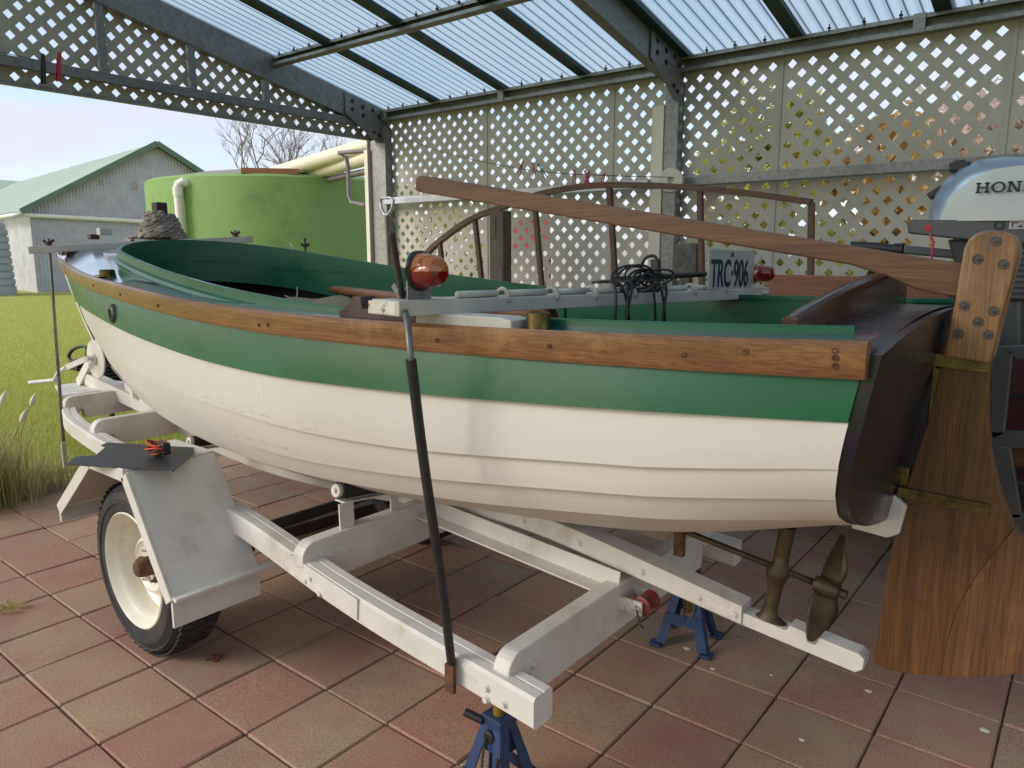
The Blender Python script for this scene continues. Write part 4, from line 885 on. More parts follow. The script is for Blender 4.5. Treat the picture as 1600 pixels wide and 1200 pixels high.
for y in (YC - .49, YC - .44): g = G(); g.lathe((-1.835, y, .50), (1, 0, 0), [(.013, 0), (.013, .003), (.008, .003), (.008, .01), (.001, .011)], 8); g.obj('bolt', 'paint_white', xb2)
crossbeam(-3.7, .44, .665, .13); crossbeam(-4.4, .30, .675, .13)
for x, z in ((-3.67, .61), (-4.37, .62)): 
    g = G(); g.box((x, YC - .02, z), (.012, .09, .07)); g.obj('joint_plate', 'paint_white', tr_, .002)
# bilge rollers on brackets
def roller(x, y0, y1, z0, z1, r, legs=True):
    ro = []
    for sg in (-1, 1):
        a = Vector((x, YC + sg * y0, z0)); b = Vector((x, YC + sg * y1, z1)); d = (b - a).normalized(); g = G()
        g.lathe(a, d, [(.004, 0), (r, .0), (r * 1.0, .015), (r * .72, (b - a).length * .5), (r * .5, (b - a).length), (.004, (b - a).length)], 16); g.obj('roller', 'rubber', tr_, auto=50)
        g = G(); g.beam(a - Vector((0, 0, r + .008)), b - Vector((0, 0, r * .4 + .008)), .05, .006, (0, 0, 1)); g.obj('roller_bracket', 'paint_white', tr_, .001)
        g = G(); g.lathe(a - d * .012, -d, [(.022, -.012), (.022, .004), (.008, .004), (.008, .012), (.001, .012)], 10); g.obj('roller_pin', 'paint_white', tr_)
        g = G(); zt = a.z - r - .005; zl = RT(x) - (.1 if legs else -.01); g.beam((x + .03, a.y + sg * -.0, zt), (x + .035, a.y, zl), .055, .006, (1, 0, 0)); g.beam((x + .008, a.y - sg * .027, zt), (x + .012, a.y - sg * .027, zl), .006, .05, (1, 0, 0)); g.obj('roller_leg', 'paint_white', tr_)
        if not legs: continue
        g = G(); g.beam((x + .03, b.y - sg * -.04, b.z - r * .4 - .008), (x + .03, b.y + sg * .04, zl + .03), .035, .006, (1, 0, 0)); g.obj('roller_leg', 'paint_white', tr_)
p = aty(530, 766, 1.46); roller(p.x, YC - 1.46, YC - 1.71, p.z, p.z - .045, .03)
p = aty(300, 690, 1.60); roller(p.x, YC - 1.60, YC - 1.80, p.z, p.z - .03, .026, False)
# centre steel angle carrying the keel roller
a, b = aty(650, 782, 1.80), Vector((-1.03, 1.80, .49))
g = G(); g.beam(a, b, .006, .06); g.beam(a + Vector((0, -.03, -.028)), b + Vector((0, -.03, -.028)), .06, .006); g.obj('keel_angle', 'paint_white', tr_, .001)
p = aty(1010, 942, 1.84); g = G(); g.lathe(p - Vector((0, .035, 0)), (0, 1, 0), [(.004, 0), (.022, 0), (.03, .004), (.026, .02), (.024, .035), (.026, .05), (.03, .066), (.022, .07), (.004, .07)], 18); g.obj('keel_roller', 'red_rubber', tr_, auto=50)
g = G(); g.tube([p - Vector((0, .06, 0)), p + Vector((0, .06, 0))], .008, 10); g.box(p + Vector((-.045, -.045, .0)), (.11, .006, .04)); g.box(p + Vector((-.045, .045, .0)), (.11, .006, .04)); g.obj('roller_fork', 'paint_chip', tr_)
g = G(); g.tube([p + Vector((-.085, -.06, .05)), p + Vector((-.085, -.062, -.01))], .004, 6); g.tube([p + Vector((-.005, -.055, .01)), p + Vector((.02, -.075, -.03)), p + Vector((.03, -.07, -.04))], .003, 5); g.obj('split_pin', 'steel_dark', tr_)
# centre beam and winch
a, b = Vector((-4.78, YC, .70)), Vector((-3.3, YC, .535)); g = G(); g.beam(a, b, .07, .075); g.obj('centre_beam', 'paint_white', tr_, .004)
g = G(); g.beam((-4.6, YC, .57), (-5.02, YC, .56), .09, .09); g.obj('draw_bar', 'paint_white', tr_, .005)
g = G(); g.prism([(-4.95, YC - .14, .645), (-4.55, YC - .25, .645), (-4.55, YC + .25, .645), (-4.95, YC + .14, .645)], (0, 0, .012)); g.obj('gusset_plate', 'paint_white', tr_, .002)
w0, w1 = Vector((-4.86, YC + .0, .66)), aty(172, 515, YC + .02)
g = G(); g.beam(w0 + Vector((0, -.02, 0)), w1, .06, .06, (1, 0, 0)); wp = g.obj('winch_post', 'paint_white', tr_, .004)
wc = aty(151, 561, 1.77)
g = G(); g.lathe(wc, (0, -1, 0), [(.11, 0), (.112, .004), (.11, .008), (.03, .010), (.03, .02), (.001, .02)], 28); g.lathe(wc, (0, 1, 0), [(.11, 0), (.001, .0)], 28); wn = g.obj('winch_gear', 'paint_white', wp, auto=40)
g = G(); g.lathe(wc + Vector((0, .01, 0)), (0, 1, 0), [(.05, 0), (.05, .1), (.09, .1), (.09, .106), (.001, .106)], 20); g.obj('winch_drum', 'steel_dark', wp)
cr = [wc + Vector((-.02, -.03, .0)), aty(108, 573, 1.67), aty(92, 584, 1.64), aty(88, 592, 1.62)]
g = G(); g.tube([wc + Vector((0, .0, .01)), wc + Vector((0, -.05, .01))], .012, 8); g.beam(wc + Vector((0, -.045, .01)), aty(104, 574, 1.69), .012, .03); g.tube([aty(104, 574, 1.69), aty(92, 582, 1.67), aty(86, 594, 1.64)], .014, 8); g.obj('crank_arm', 'paint_white', wp, auto=40)
g = G(); g.tube([aty(86, 594, 1.64), aty(46, 598, 1.56)], .0125, 10); g.obj('crank_grip', 'paint_white', wp, auto=40)
g = G(); a = aty(206, 585, 1.83); g.beam(a, aty(212, 622, 1.83), .04, .03); g.obj('keel_chock', 'paint_white', tr_, .003)
# mudguards and wheels
GX = [(-3.08, .475), (-2.76, .725), (-2.485, .725), (-2.24, .35)]
def guard(sg):
    yo, yi = YC - sg * (YC - 1.05), YC - sg * (YC - 1.365)
    if sg < 0: yo, yi = YC + (YC - 1.05), YC + (YC - 1.365)
    rows = [[(x, yo, z), (x, yi, z)] for x, z in GX]; g = G()
    T = .012
    for (x0, z0), (x1, z1) in zip(GX[:-1], GX[1:]):
        d = Vector((x1 - x0, 0, z1 - z0)).normalized(); n = Vector((-d.z, 0, d.x)); n = n if n.z > 0 else -n
        a, b = Vector((x0, 0, z0)), Vector((x1, 0, z1)); y0, y1 = min(yo, yi), max(yo, yi)
        g.prism([(p.x, y0, p.z) for p in (a, b, b + n * T, a + n * T)], (0, y1 - y0, 0))
    gd = g.obj('mudguard', 'paint_white', tr_, .003)
    if sg > 0:
        gd['label'] = 'angular white mudguard over the near wheel'
    e = -1 if yo < yi else 1
    g = G()                                                    # outer lip following the guard
    for (x0, z0), (x1, z1) in zip(GX[:-1], GX[1:]): g.beam((x0, yo + e * .004, z0 - .008), (x1, yo + e * .004, z1 - .008), .008, .045)
    g.obj('guard_lip', 'paint_white', gd, .002)
    x, z = GX[-1]; y0, y1 = min(yo, yi), max(yo, yi)
    g = G(); g.box((x + .004, (y0 + y1) / 2, z - .05), (.012, y1 - y0, .095)); g.obj('guard_flap', 'paint_white', gd, .002)
    g = G(); g.box((x + .016, (yo + yi) / 2 - e * .05, z + .006), (.05, .42, .012)); g.obj('guard_bracket', 'paint_white', gd, .002)
    g = G(); x, z = GX[0]; g.box((x - .01, (y0 + y1) / 2, z - .03), (.016, y1 - y0, .06)); g.obj('guard_flap', 'rust', gd, .002).data.materials[0] = M['paint_white']
    
def wheel(sg):
    yo = 1.11; w = .19; c = Vector((-2.635, yo if sg > 0 else 2 * YC - yo, .318)); ax = Vector((0, -sg, 0))
    wh = bpy.data.objects.new('wheel', None); COL.objects.link(wh); wh.location = c; wh.parent = tr_; wh.matrix_parent_inverse = root_matrix(tr_).inverted()
    g = G(); r0 = .319
    g.lathe(c - ax * w, ax, [(.20, .012), (.212, .0), (.265, -.006), (.30, .012), (r0 - .004, .03), (r0, .05), (r0, w - .05), (r0 - .004, w - .03), (.304, w - .012), (.295, w - .002), (.291, w - .004), (.268, w + .008), (.25, w + .008), (.248, w + .004), (.222, w + .002), (.208, w - .010), (.20, w - .03)], 64); g.obj('tyre', 'tyre', wh, auto=25)
    g = G()
    for k in range(56):
        a = 2 * math.pi * k / 56; 
        for yy, tilt in ((.035, .35), (.085, -.35), (.135, .35)):
            rd_ = Vector((math.cos(a), 0, math.sin(a))); tg = Vector((-math.sin(a), 0, math.cos(a))); q = c - ax * yy + rd_ * (r0 + .001)
            m = Matrix((tg, -ax, rd_)).transposed() @ Matrix.Rotation(tilt, 3, 'Z'); g.box(q, (.026, .042, .004), m)
    g.obj('tread', 'tyre', wh)
    g = G(); f = lambda l: [(r * .96, h) for r, h in l]
    g.lathe(c, ax, f([(.205, -.155), (.20, -.12), (.19, -.1), (.19, -.055), (.196, -.035), (.204, -.02), (.215, -.014), (.223, -.008), (.226, .002), (.221, .006), (.215, .0), (.206, -.014), (.196, -.026), (.188, -.034), (.183, -.055), (.180, -.085), (.165, -.098), (.14, -.092), (.118, -.07), (.108, -.056), (.098, -.052), (.085, -.062), (.06, -.066), (.03, -.066)]), 56); g.obj('rim', 'wheel_cream', wh, auto=35)
    g = G(); g.lathe(c - ax * .066, ax, [(.036, 0), (.036, .03), (.03, .05), (.026, .056), (.001, .058)], 20); g.obj('hub', 'rust', wh, auto=40)
    for k in range(5):
        a = 6.2832 * k / 5 + .5; q = c - ax * .064 + Vector((math.cos(a), 0, math.sin(a))) * .062; g = G(); g.lathe(q, ax, [(.011, 0), (.011, .014), (.006, .016), (.005, .026), (.001, .026)], 6); g.obj('wheel_nut', 'wheel_cream' if k % 2 else 'rust', wh)
guard(1); guard(-1); wheel(1); wheel(-1)
g = G(); g.tube([(-2.635, 1.30, .318), (-2.635, 2 * YC - 1.30, .318)], .025, 10); g.obj('axle', 'steel_dark', tr_)
for sg in (-1, 1): g = G(); y = YC + sg * (YC - 1.43); g.tube(curve_pts([(-3.1, y, .37), (-2.95, y, .31), (-2.635, y, .285), (-2.5, y, .31), (-2.38, y, .36)], 12), .014, 6); g.obj('leaf_spring', 'rust', tr_)
# dark timber skid lying on the paving under the trailer
a, b = atz(425, 836, .03), atz(640, 775, .03); g = G(); g.beam(a, b + (b - a) * .25, .07, .06); tag(g.obj('timber_skid', 'dark_wood', bevel=.004), 'dark timber bearer lying on the paving under the trailer', 'timber')
# ================================================================ JACK STANDS
def jack(x, y, ztop, label, rz_):
    t = thing('jack_stand', label, 'jack stand', (x, y, 0), 'blue jack stands under the trailer'); mt = Matrix.Rotation(rz_, 3, 'Z'); o = Vector((x, y, 0)); W = lambda v: o + mt @ Vector(v)
    hb = ztop - .085
    for sx in (-1, 1):
        for sy in (-1, 1):
            g = G(); a = W((sx * .095, sy * .085, .012)); b = W((sx * .032, sy * .026, hb)); p2 = W((sx * .06, sy * .085, .012)); q2 = W((sx * .006, sy * .026, hb)); p3 = W((sx * .095, sy * .05, .012)); q3 = W((sx * .032, sy * .002, hb))
            g.add([a, p2, q2, b], [(0, 1, 2, 3)]); g.add([a, b, q3, p3], [(0, 1, 2, 3)]); l = g.obj('leg', 'blue_steel', t, fixn=False); thick(l, .005)
            g = G(); g.box(W((sx * .093, sy * .083, .008)), (.045, .045, .012), mt); g.obj('foot', 'blue_steel', l, .004)
    for sy in (-1, 1):
        g = G(); g.prism([W(v) for v in ((-.076, sy * .068, .09), (.076, sy * .068, .09), (.07, sy * .062, .13), (-.07, sy * .062, .13))], mt @ Vector((0, sy * .004, 0))); g.obj('side_plate', 'blue_steel', t)
    g = G(); g.box(W((0, 0, hb - .03)), (.07, .06, .10), mt); g.obj('collar', 'blue_steel', t, .005)
    g = G(); g.tube([W((0, 0, .12)), W((0, 0, ztop - .012))], .016, 12); g.obj('post', 'yellow_steel', t, auto=40)
    g = G(); g.box(W((0, 0, ztop - .009)), (.075, .05, .012), mt); g.box(W((-.034, 0, ztop + .0)), (.01, .05, .012), mt); g.obj('saddle', 'yellow_steel', t, .002)
    g = G(); g.tube([W((-.03, -.03, hb)), W((-.075, -.05, hb + .012))], .011, 10); g.obj('lever', 'black', t, auto=50)
    g = G(); g.lathe(W((.0, -.034, hb - .03)), mt @ Vector((0, -1, 0)), [(.018, 0), (.018, .005), (.012, .007), (.001, .007)], 14); g.obj('pivot', 'black', t)
    g = G(); ch = curve_pts([W((-.005, -.045, hb - .03)), W((0, -.062, hb - .10)), W((.012, -.07, hb - .15)), W((.035, -.06, hb - .12)), W((.045, -.05, hb - .06))], 26)
    for i, q in enumerate(ch[:-1]): d = (ch[i + 1] - q); g.tube([q + d * .1, q + d * .9], .0035, 5)
    g.obj('chain', 'steel_dark', t)
jack(-1.10, 1.325, .348, 'blue jack stand under the near rear corner of the trailer', R(-6))
jack(-1.10, 2.44, .348, 'blue jack stand under the far rear corner, behind the keel', R(10))
# ================================================================ LIGHT BOARD
lb = thing('light_board', 'pale timber light board lying across the boat with lamps and plate', 'light board', (-1.2, 1.9, 1.3))
BZ = 1.335; n0 = aty(628, 495, 1.085); BX = n0.x; BE = 2.62
bx1 = aty(1192, 462, BE).x; bz0 = n0.z; bz1 = aty(1192, 466, BE).z
def bp(f, dx=0., dzz=0.): return Vector((BX + (bx1 - BX) * f + dx, 1.085 + (BE - 1.085) * f, bz0 + (bz1 - bz0) * f + dzz))
BW, BT = .105, .034
g = G(); g.beam(bp(0, -BW / 2, BT / 2), bp(1, -BW / 2, BT / 2), BW, BT); g.obj('board', 'paint_grey', lb, .003)
g = G(); q = bp(0, -BW / 2, BT / 2); g.box(q + Vector((0, -.002, 0)), (BW - .006, .006, BT - .006)); g.obj('board_end', 'paint_chip', lb, .001)
# near lamp on its bracket
lp = bp(.032, -.03, BT); br = [(0, 0), (.072, 0), (.072, .088), (.062, .102), (.045, .108), (.027, .108), (.010, .102), (0, .088)]
g = G(); g.prism([lp + Vector((0, a - .012, b - .002)) for a, b in br], (.003, 0, 0)); g.obj('lamp_bracket', 'steel_dark', lb).data.materials[0] = M['galv']
lc = lp + Vector((.003, .026, .062))
def dome(c, ax, r, m1, m2, parent, nm):
    ax = Vector(ax).normalized(); e = ax.cross(Vector((0, 0, 1))).normalized(); u = e.cross(ax)
    for half, mm in ((0, m1), (1, m2)):
        g = G(); rows = []
        for k in range(19):
            a = math.pi * k / 18 + (math.pi if half else 0); d = e * math.cos(a) + u * math.sin(a)
            rows.append([c + ax * h + d * rr for rr, h in ((r, 0), (r, .008), (r * .95, .010), (r * .95, .028), (r * .90, .034), (r * .87, .05), (r * .7, .062), (r * .35, .067), (.0005, .068))])
        g.grid(rows); g.obj(nm, mm, parent, auto=30)
g = G(); g.lathe(lc, (1, 0, 0), [(.044, -.0), (.044, .006), (.040, .01), (.001, .01)], 32); g.obj('lamp_base', 'black', lb)
dome(lc + Vector((.004, 0, 0)), (1, -.12, 0), .0395, 'amber', 'red_lens', lb, 'lamp_lens')
# rope lashing along the board
for f0, f1 in ((.10, .2), (.2, .31), (.31, .41), (.41, .52), (.52, .62), (.62, .72), (.72, .84)):
    g = G(); g.tube([bp(f0 + .01, -.02, BT + .008), bp(f1 - .01, -.022, BT + .009)], .0085, 8); g.obj('conduit', 'paint_grey', lb, smooth=True)
    g = G(); g.tube(curve_pts([bp(f1, .002, BT - .012), bp(f1, .001, BT + .008), bp(f1, -.018, BT + .021), bp(f1 + .004, -.045, BT + .008), bp(f1, -.06, BT + .002)], 10), .005, 6); g.obj('cord_tie', 'rope_white', lb, smooth=True)
# number plate
pa, pb = aty(1106, 450, 2.43), aty(1172, 447, 2.56); PXc = bp(.9).x
def f_at(px):
    lo_, hi_ = 0., 1.2
    for _ in range(40):
        m_ = (lo_ + hi_) / 2
        if px_of(bp(m_, .004, BT))[0] < px: lo_ = m_
        else: hi_ = m_
    return lo_
p0, p1 = bp(f_at(1106), .004, BT + .002), bp(f_at(1176), .004, BT + .002); pw = (p1 - p0).length; ph = .128; xd = (p1 - p0).normalized(); g = G(); g.prism([p0, p0 + xd * pw, p0 + xd * pw + Vector((0, 0, ph)), p0 + Vector((0, 0, ph))], (-.003, 0, 0)); npl = g.obj('number_plate', 'plate_white', lb, .001)
text_mesh('TRC·906', .125, 'ink', npl, 'plate_text', p0 + xd * .012 + Vector((.0012, 0, .010)), xd, (0, 0, 1), pw * .92 / .51, .0006, .0018)
text_mesh('SA', .022, 'ink', npl, 'plate_text', p0 + xd * pw * .45 + Vector((.0012, 0, .106)), xd, (0, 0, 1), .9, .0005)
lc2 = bp(.975, .012, BT + .052) ; lc2 = aty(1178, 427, 2.585)
g = G(); g.lathe(lc2, (1, -.1, 0), [(.036, -.02), (.036, 0), (.038, .004), (.032, .008), (.001, .008)], 24); g.obj('lamp_base', 'galv_light', lb, auto=40)
dome(lc2 + Vector((.005, 0, 0)), (1, -.1, 0), .030, 'red_lens', 'red_lens', lb, 'lamp_lens')
g = G(); q = lc2 + Vector((-.02, 0, -.02)); g.box(q, (.004, .075, .1)); g.obj('lamp_bracket', 'galv', lb)
# dark block and white block under the board
q = aty(630, 512, 1.165); g = G(); zb = aty(585, 510, 1.19).z
k0, k1 = aty(530, 498, 1.20), aty(643, 512, 1.165); zlo = ZS(-1.35) + .004
g.prism([(k0.x, 1.20, zlo), (k1.x, 1.20, zlo), (k1.x, 1.20, bz0 - .001), (k0.x + .09, 1.20, bz0 - .001), (k0.x + .085, 1.20, bz0 + .028), (k0.x + .055, 1.20, bz0 + .028), (k0.x + .04, 1.20, bz0 + .008), (k0.x + .012, 1.20, bz0 - .006), (k0.x, 1.20, bz0 - .01)], (0, .05, 0)); tag(g.obj('timber_chock', 'dark_wood', bevel=.002), 'dark shaped timber chock under the near end of the light board', 'chock')
a, b = deckpt(650, 514), deckpt(806, 520); g = G(); zc = (a.z + b.z) / 2
g.prism([(a.x, a.y, zc + .001), (b.x, a.y + .0, zc + .001), (b.x, a.y, zc + .03), (b.x - .03, a.y, zc + .035), (a.x, a.y, zc + .035)], (0, .07, 0)); tag(g.obj('white_chock', 'paint_grey', bevel=.003), 'white painted timber block on the side deck below the light board', 'chock')
# threaded hold-down rod with hose
hr = thing('hold_down_rod', 'steel rod in black hose tying the light board down to the trailer', 'rod', (-1.2, 1.2, .4))
t0, t1 = aty(612, 362, 1.05), aty(629, 468, 1.15); b0 = aty(706, 1040, RY(-1.22) - .012)
q1 = aty(637, 505, 1.05); q2 = aty(642, 562, 1.05)
g = G(); pts = curve_pts([t0, t1], 40) if False else [t0.lerp(t1, i / 48) for i in range(49)]
g.tube(pts, [.0075 if i % 2 else .0062 for i in range(49)], 8); g.obj('thread', 'steel_dark', hr)
g = G(); g.tube([t1, q1, q2, q2.lerp(b0, .05)], .007, 10); g.obj('rod', 'steel_rod', hr, smooth=True)
hs = curve_pts([q2, q2.lerp(b0, .3) + Vector((.004, -.006, 0)), q2.lerp(b0, .65) + Vector((.006, -.003, 0)), b0], 16); g = G(); g.tube(hs, .0115, 12); g.obj('hose', 'rubber', hr, auto=60)
g = G(); g.box((b0.x + .002, b0.y - .008, b0.z - .03), (.03, .012, .075)); g.obj('foot_bracket', 'rust', hr, .002)
g = G(); c = t1 + Vector((0, 0, .004)); g.lathe(c, (0, 0, 1), [(.013, 0), (.013, .012), (.009, .014)], 12)
for s in (-1, 1): g.beam(c + Vector((s * .008, 0, .006)), c + Vector((s * .028, 0, .028)), .006, .014)
g.obj('wing_nut', 'steel_rod', hr)
# cables heaped on the board
cb = thing('cable_bundle', 'tangled black trailer cable heaped on the light board by the plate', 'cable', bp(.6, 0, .05))
g = G()
for k in range(11):
    f = f_at(1015) + .03 * math.sin(k * 1.9); c = bp(f, -.02, BT + .032 + .014 * math.sin(k * 2.3)); pts = []
    for i in range(25):
        a = 6.2832 * i / 24 + k; pts.append(c + Vector((.02 * math.sin(k * 1.3) + .012 * math.cos(a), .07 * math.cos(a) * (1 + .2 * math.sin(k)), .027 * math.sin(a + .3 * math.sin(k)) * (1 + .3 * math.cos(k * 2.)))))
    g.tube(pts, .0036, 6)
g.obj('coil', 'cable', cb, smooth=True)
g = G()
for k in range(7):
    f = f_at((942, 952, 962, 970, 1000, 1012, 1024)[k]); c = bp(f, -.03, BT + .03); d = .035 * math.sin(k * 1.7)
    g.tube(curve_pts([c, c + Vector((.06, .01, .0)), c + Vector((.075, .0 + d, -.08)), c + Vector((.07, d * 1.5 - .01, -.17)), c + Vector((.04, -.03, -.23))], 14), .0038, 6)
g.obj('hanging_loops', 'cable', cb, smooth=True)
q = aty(1028, 415, bp(.62).y); g = G(); g.tube(curve_pts([aty(1004, 445, q.y), aty(1000, 425, q.y), aty(1008, 404, q.y), aty(1022, 400, q.y), aty(1029, 410, q.y)], 14), .005, 8); g.obj('lead', 'cable', cb, smooth=True)
g = G(); g.beam(aty(1024, 405, q.y), aty(1026, 432, q.y), .022, .026, (1, 0, 0)); g.obj('plug', 'black', cb, .003)
g = G(); g.tube([aty(957, 437, 2.2), aty(1102, 428, 2.62)], .010, 8); g.obj('stick', 'black', cb, smooth=True)
# ================================================================ FRONT HOLD-DOWN BAR
fb = thing('bow_bar', 'white timber bar lying across the foredeck held by rods', 'bar', (-4.1, 1.9, 1.47))
e0 = aty(45, 391, 1.60); e1 = aty(395, 374, 2.66); d = (e1 - e0).normalized()
g = G(); g.beam(e0, e1, .045, .04); g.obj('bar', 'paint_grey', fb, .004)
ra = e0 + d * .10; 
for p, z1, nm in ((ra, .56, 0), (e1 - d * .1, .56, 1)):
    if nm == 0: foot = aty(102, 725, 1.50)
    else: foot = Vector((p.x + .25, 2 * YC - 1.5, .5))
    g = G(); g.tube([p + Vector((0, 0, .06)), p, foot], .0085, 8); g.obj('rod', 'steel_rod', fb, smooth=True)
    g = G(); c = p + Vector((0, 0, .022)); g.lathe(c, (0, 0, 1), [(.022, 0), (.022, .004), (.012, .004), (.012, .02), (.001, .02)], 12)
    for s in (-1, 1): g.beam(c + d * s * .006 + Vector((0, 0, .01)), c + d * s * .026 + Vector((0, 0, .03)), .006, .014)
    g.obj('wing_nut', 'rust', fb)
    g = G(); g.beam(foot + Vector((0, 0, .12)), foot - Vector((0, 0, .02)), .02, .012, (1, 0, 0)); g.obj('rod_tab', 'rope_white', fb)
g = G(); c = e0 + d * .23; g.box(c - Vector((0, 0, .032)), (.08, .13, .022)); g.obj('pad', 'dark_wood', fb, .003)
q = aty(163, 362, 1.98); g = G(); g.box(q, (.05, .07, .04)); g.obj('block', 'paint_grey', fb, .004); g = G(); g.box(aty(146, 370, 1.94), (.045, .05, .03)); g.obj('block', 'dark_wood', fb, .003)
# samson post with coiled rope
sq = aty(253, 372, 2.35); rpz = thing('rope_coil', 'old grey rope coiled around the post behind the foredeck', 'rope', sq)
base_z = sq.z - .02; g = G(); n = 0
pts = []
for i in range(240):
    a = i / 240 * 6.2832 * 7; r = .135 - .065 * (i / 240) + .008 * math.sin(i * .5); pts.append(Vector((sq.x + r * math.cos(a), sq.y + r * math.sin(a), base_z + .015 + .16 * (i / 240))))
for off in (0, 2.09, 4.19):
    q = []
    for i, p in enumerate(pts): a = i * 1.1 + off; q.append(p + Vector((.0085 * math.cos(a), .0085 * math.sin(a * .7 + off), .0085 * math.sin(a))))
    g.tube(q, .0105, 5)
g.obj('strand', 'rope', rpz, smooth=True)
g = G(); g.tube(curve_pts([(sq.x - .1, sq.y - .02, base_z + .02), (sq.x - .16, sq.y - .08, base_z + .03), (sq.x - .2, sq.y - .13, base_z + .01), (sq.x - .1, sq.y - .14, base_z + .0)], 20), .013, 8); g.obj('tail', 'rope', rpz, smooth=True)
sp_ = thing('samson_post', 'short dark timber post standing up through the rope coil', 'post', sq); g = G(); g.box((sq.x, sq.y, base_z + .06), (.07, .07, .36)); g.obj('post', 'dark_wood', sp_, .008)
# ================================================================ THINGS IN AND ON THE BOAT
p0 = Vector((-2.45, 2.28, 1.17)); oar = thing('oar', 'varnished oar handle lying inside the boat', 'oar', p0)
a, b = aty(520, 452, 2.32), aty(660, 470, 1.95); g = G(); g.tube([a - (b - a) * .02, a, a.lerp(b, .15), b, b + (b - a) * .8], [.008, .017, .02, .022, .024], 12); g.obj('handle', 'handle_wood', oar, smooth=True)
g = G(); c = aty(510, 468, 2.05); bm = bmesh.new(); bmesh.ops.create_icosphere(bm, subdivisions=4, radius=1)
for v in bm.verts:
    n_ = math.sin(v.co.x * 5 + v.co.y * 3) * .12 + math.sin(v.co.y * 7 + v.co.z * 4) * .08; v.co = Vector((c.x + v.co.x * .30 * (1 + n_), c.y + v.co.y * .13 * (1 + n_), c.z - .05 + v.co.z * .06 * (1 + 1.6 * n_)))
me = bpy.data.meshes.new('canvas_bag'); bm.to_mesh(me); bm.free(); tag(link('canvas_bag', me, 'canvas', None, True), 'crumpled tan canvas lying inside the boat under the coaming', 'canvas')
ln = thing('mooring_line', 'thin white cord hooked over the far coaming into the boat', 'cord', aty(458, 388, 2.5))
g = G(); g.tube(curve_pts([aty(446, 386, 2.52), aty(453, 381, 2.47), aty(459, 392, 2.42), aty(461, 420, 2.38), aty(464, 465, 2.25), aty(445, 462, 2.2)], 20), .004, 6); g.obj('cord', 'rope_white', ln, smooth=True)
wnp = aty(477, 386, 2.56); wn_ = thing('wing_nut', 'dark wing nut and bolt standing on the far coaming', 'bolt', wnp); g = G(); g.tube([wnp - Vector((0, 0, .05)), wnp + Vector((0, 0, .05))], .006, 6); g.obj('bolt', 'black', wn_)
g = G()
for s in (-1, 1): g.beam(wnp, wnp + Vector((s * .016, s * .016, .018)), .006, .014)
g.obj('wings', 'black', wn_)
p_ = aty(1065, 503, 1.98); 
# black sheet and strap on the mudguard
sh_ = thing('black_sheet', 'flat black plastic sheet lying on the near mudguard', 'sheet', (-2.6, 1.2, .74))
o_ = [(105, 727), (117, 716), (150, 713), (165, 700), (158, 697), (168, 693), (255, 698), (303, 701), (298, 712), (265, 736)]
g = G(); g.prism([atz(x, y, .738) for x, y in o_], (0, 0, .005)); g.obj('sheet', 'mat_black', sh_, .001)
g = G(); g.prism([atz(x, y, .744) for x, y in ((262, 733), (302, 703), (304, 708), (270, 738))], (0, 0, .003)); g.obj('fold', 'mat_black', sh_)
st_ = thing('ratchet_strap', 'coiled orange and black strap lying on the black sheet', 'strap', atz(245, 708, .745))
c = atz(246, 712, .745)
for k in range(7):
    g = G(); r = .022 + .0045 * (k % 4); pts = []
    for i in range(29): a = 6.2832 * i / 28; pts.append(c + Vector((r * 1.35 * math.cos(a) + .006 * math.sin(k), r * .9 * math.sin(a), .012 + .006 * k + .006 * math.sin(a * 2 + k))))
    g.tube(pts, .0042, 6); g.obj('loop', 'orange' if k in (1, 3, 4, 6) else 'black', st_, smooth=True)
g = G(); g.box(c + Vector((.03, .01, .03)), (.05, .03, .045)); g.obj('buckle', 'black', st_, .008)
# ================================================================ OUTBOARD MOTOR on the right
MY = 2.85
om = thing('outboard_motor', 'silver and grey outboard motor clamped on a stand behind the rudder', 'outboard motor', (-.3, MY, 0))
def my(x, y, Y=MY): return aty(x, y, Y)
# cowl: dome built from side outline, bulging towards both sides
cl = [(1452, 348), (1453, 330), (1462, 305), (1478, 282), (1500, 264), (1530, 251), (1570, 245), (1620, 247), (1670, 262), (1705, 290), (1720, 325), (1722, 348)]
inn = [(1478, 347), (1482, 335), (1492, 315), (1508, 298), (1530, 281), (1560, 269), (1600, 263), (1640, 268), (1672, 283), (1695, 305), (1702, 330), (1703, 347)]
def fan(outer, inner, y_out, y_in, name, m, parent, mirror=True):
    for s in ((1, -1) if mirror else (1,)):
        g = G(); A = [my(x, y) for x, y in outer]; B = [my(x, y) for x, y in inner]; rows = []
        for k in range(6):
            t = k / 5; w = y_out + (y_in - y_out) * math.sin(t * math.pi / 2)
            rows.append([Vector((a.x + (b.x - a.x) * (1 - math.cos(t * math.pi / 2)), MY - s * w, a.z + (b.z - a.z) * (1 - math.cos(t * math.pi / 2)))) for a, b in zip(A, B)])
        g.grid(rows); o = g.obj(name, m, parent, smooth=True)
    return o
cs_ = fan(cl, inn, 0, .105, 'cowl_shell', 'silver', om)
def infill(s):
    g = G(); B = [my(x, y) for x, y in inn]; c = my(1590, 347); rows = []
    for k in range(5):
        t = k / 4; rows.append([Vector((b.x + (c.x - b.x) * t, MY - s * (.105 + .022 * math.sin(t * math.pi / 2)), b.z + ((c.z) - b.z) * t)) for b in B])
    g.grid(rows); o = g.obj('cowl_panel', 'cowl_pale', om, smooth=True)
    return o
infill(1); infill(-1)
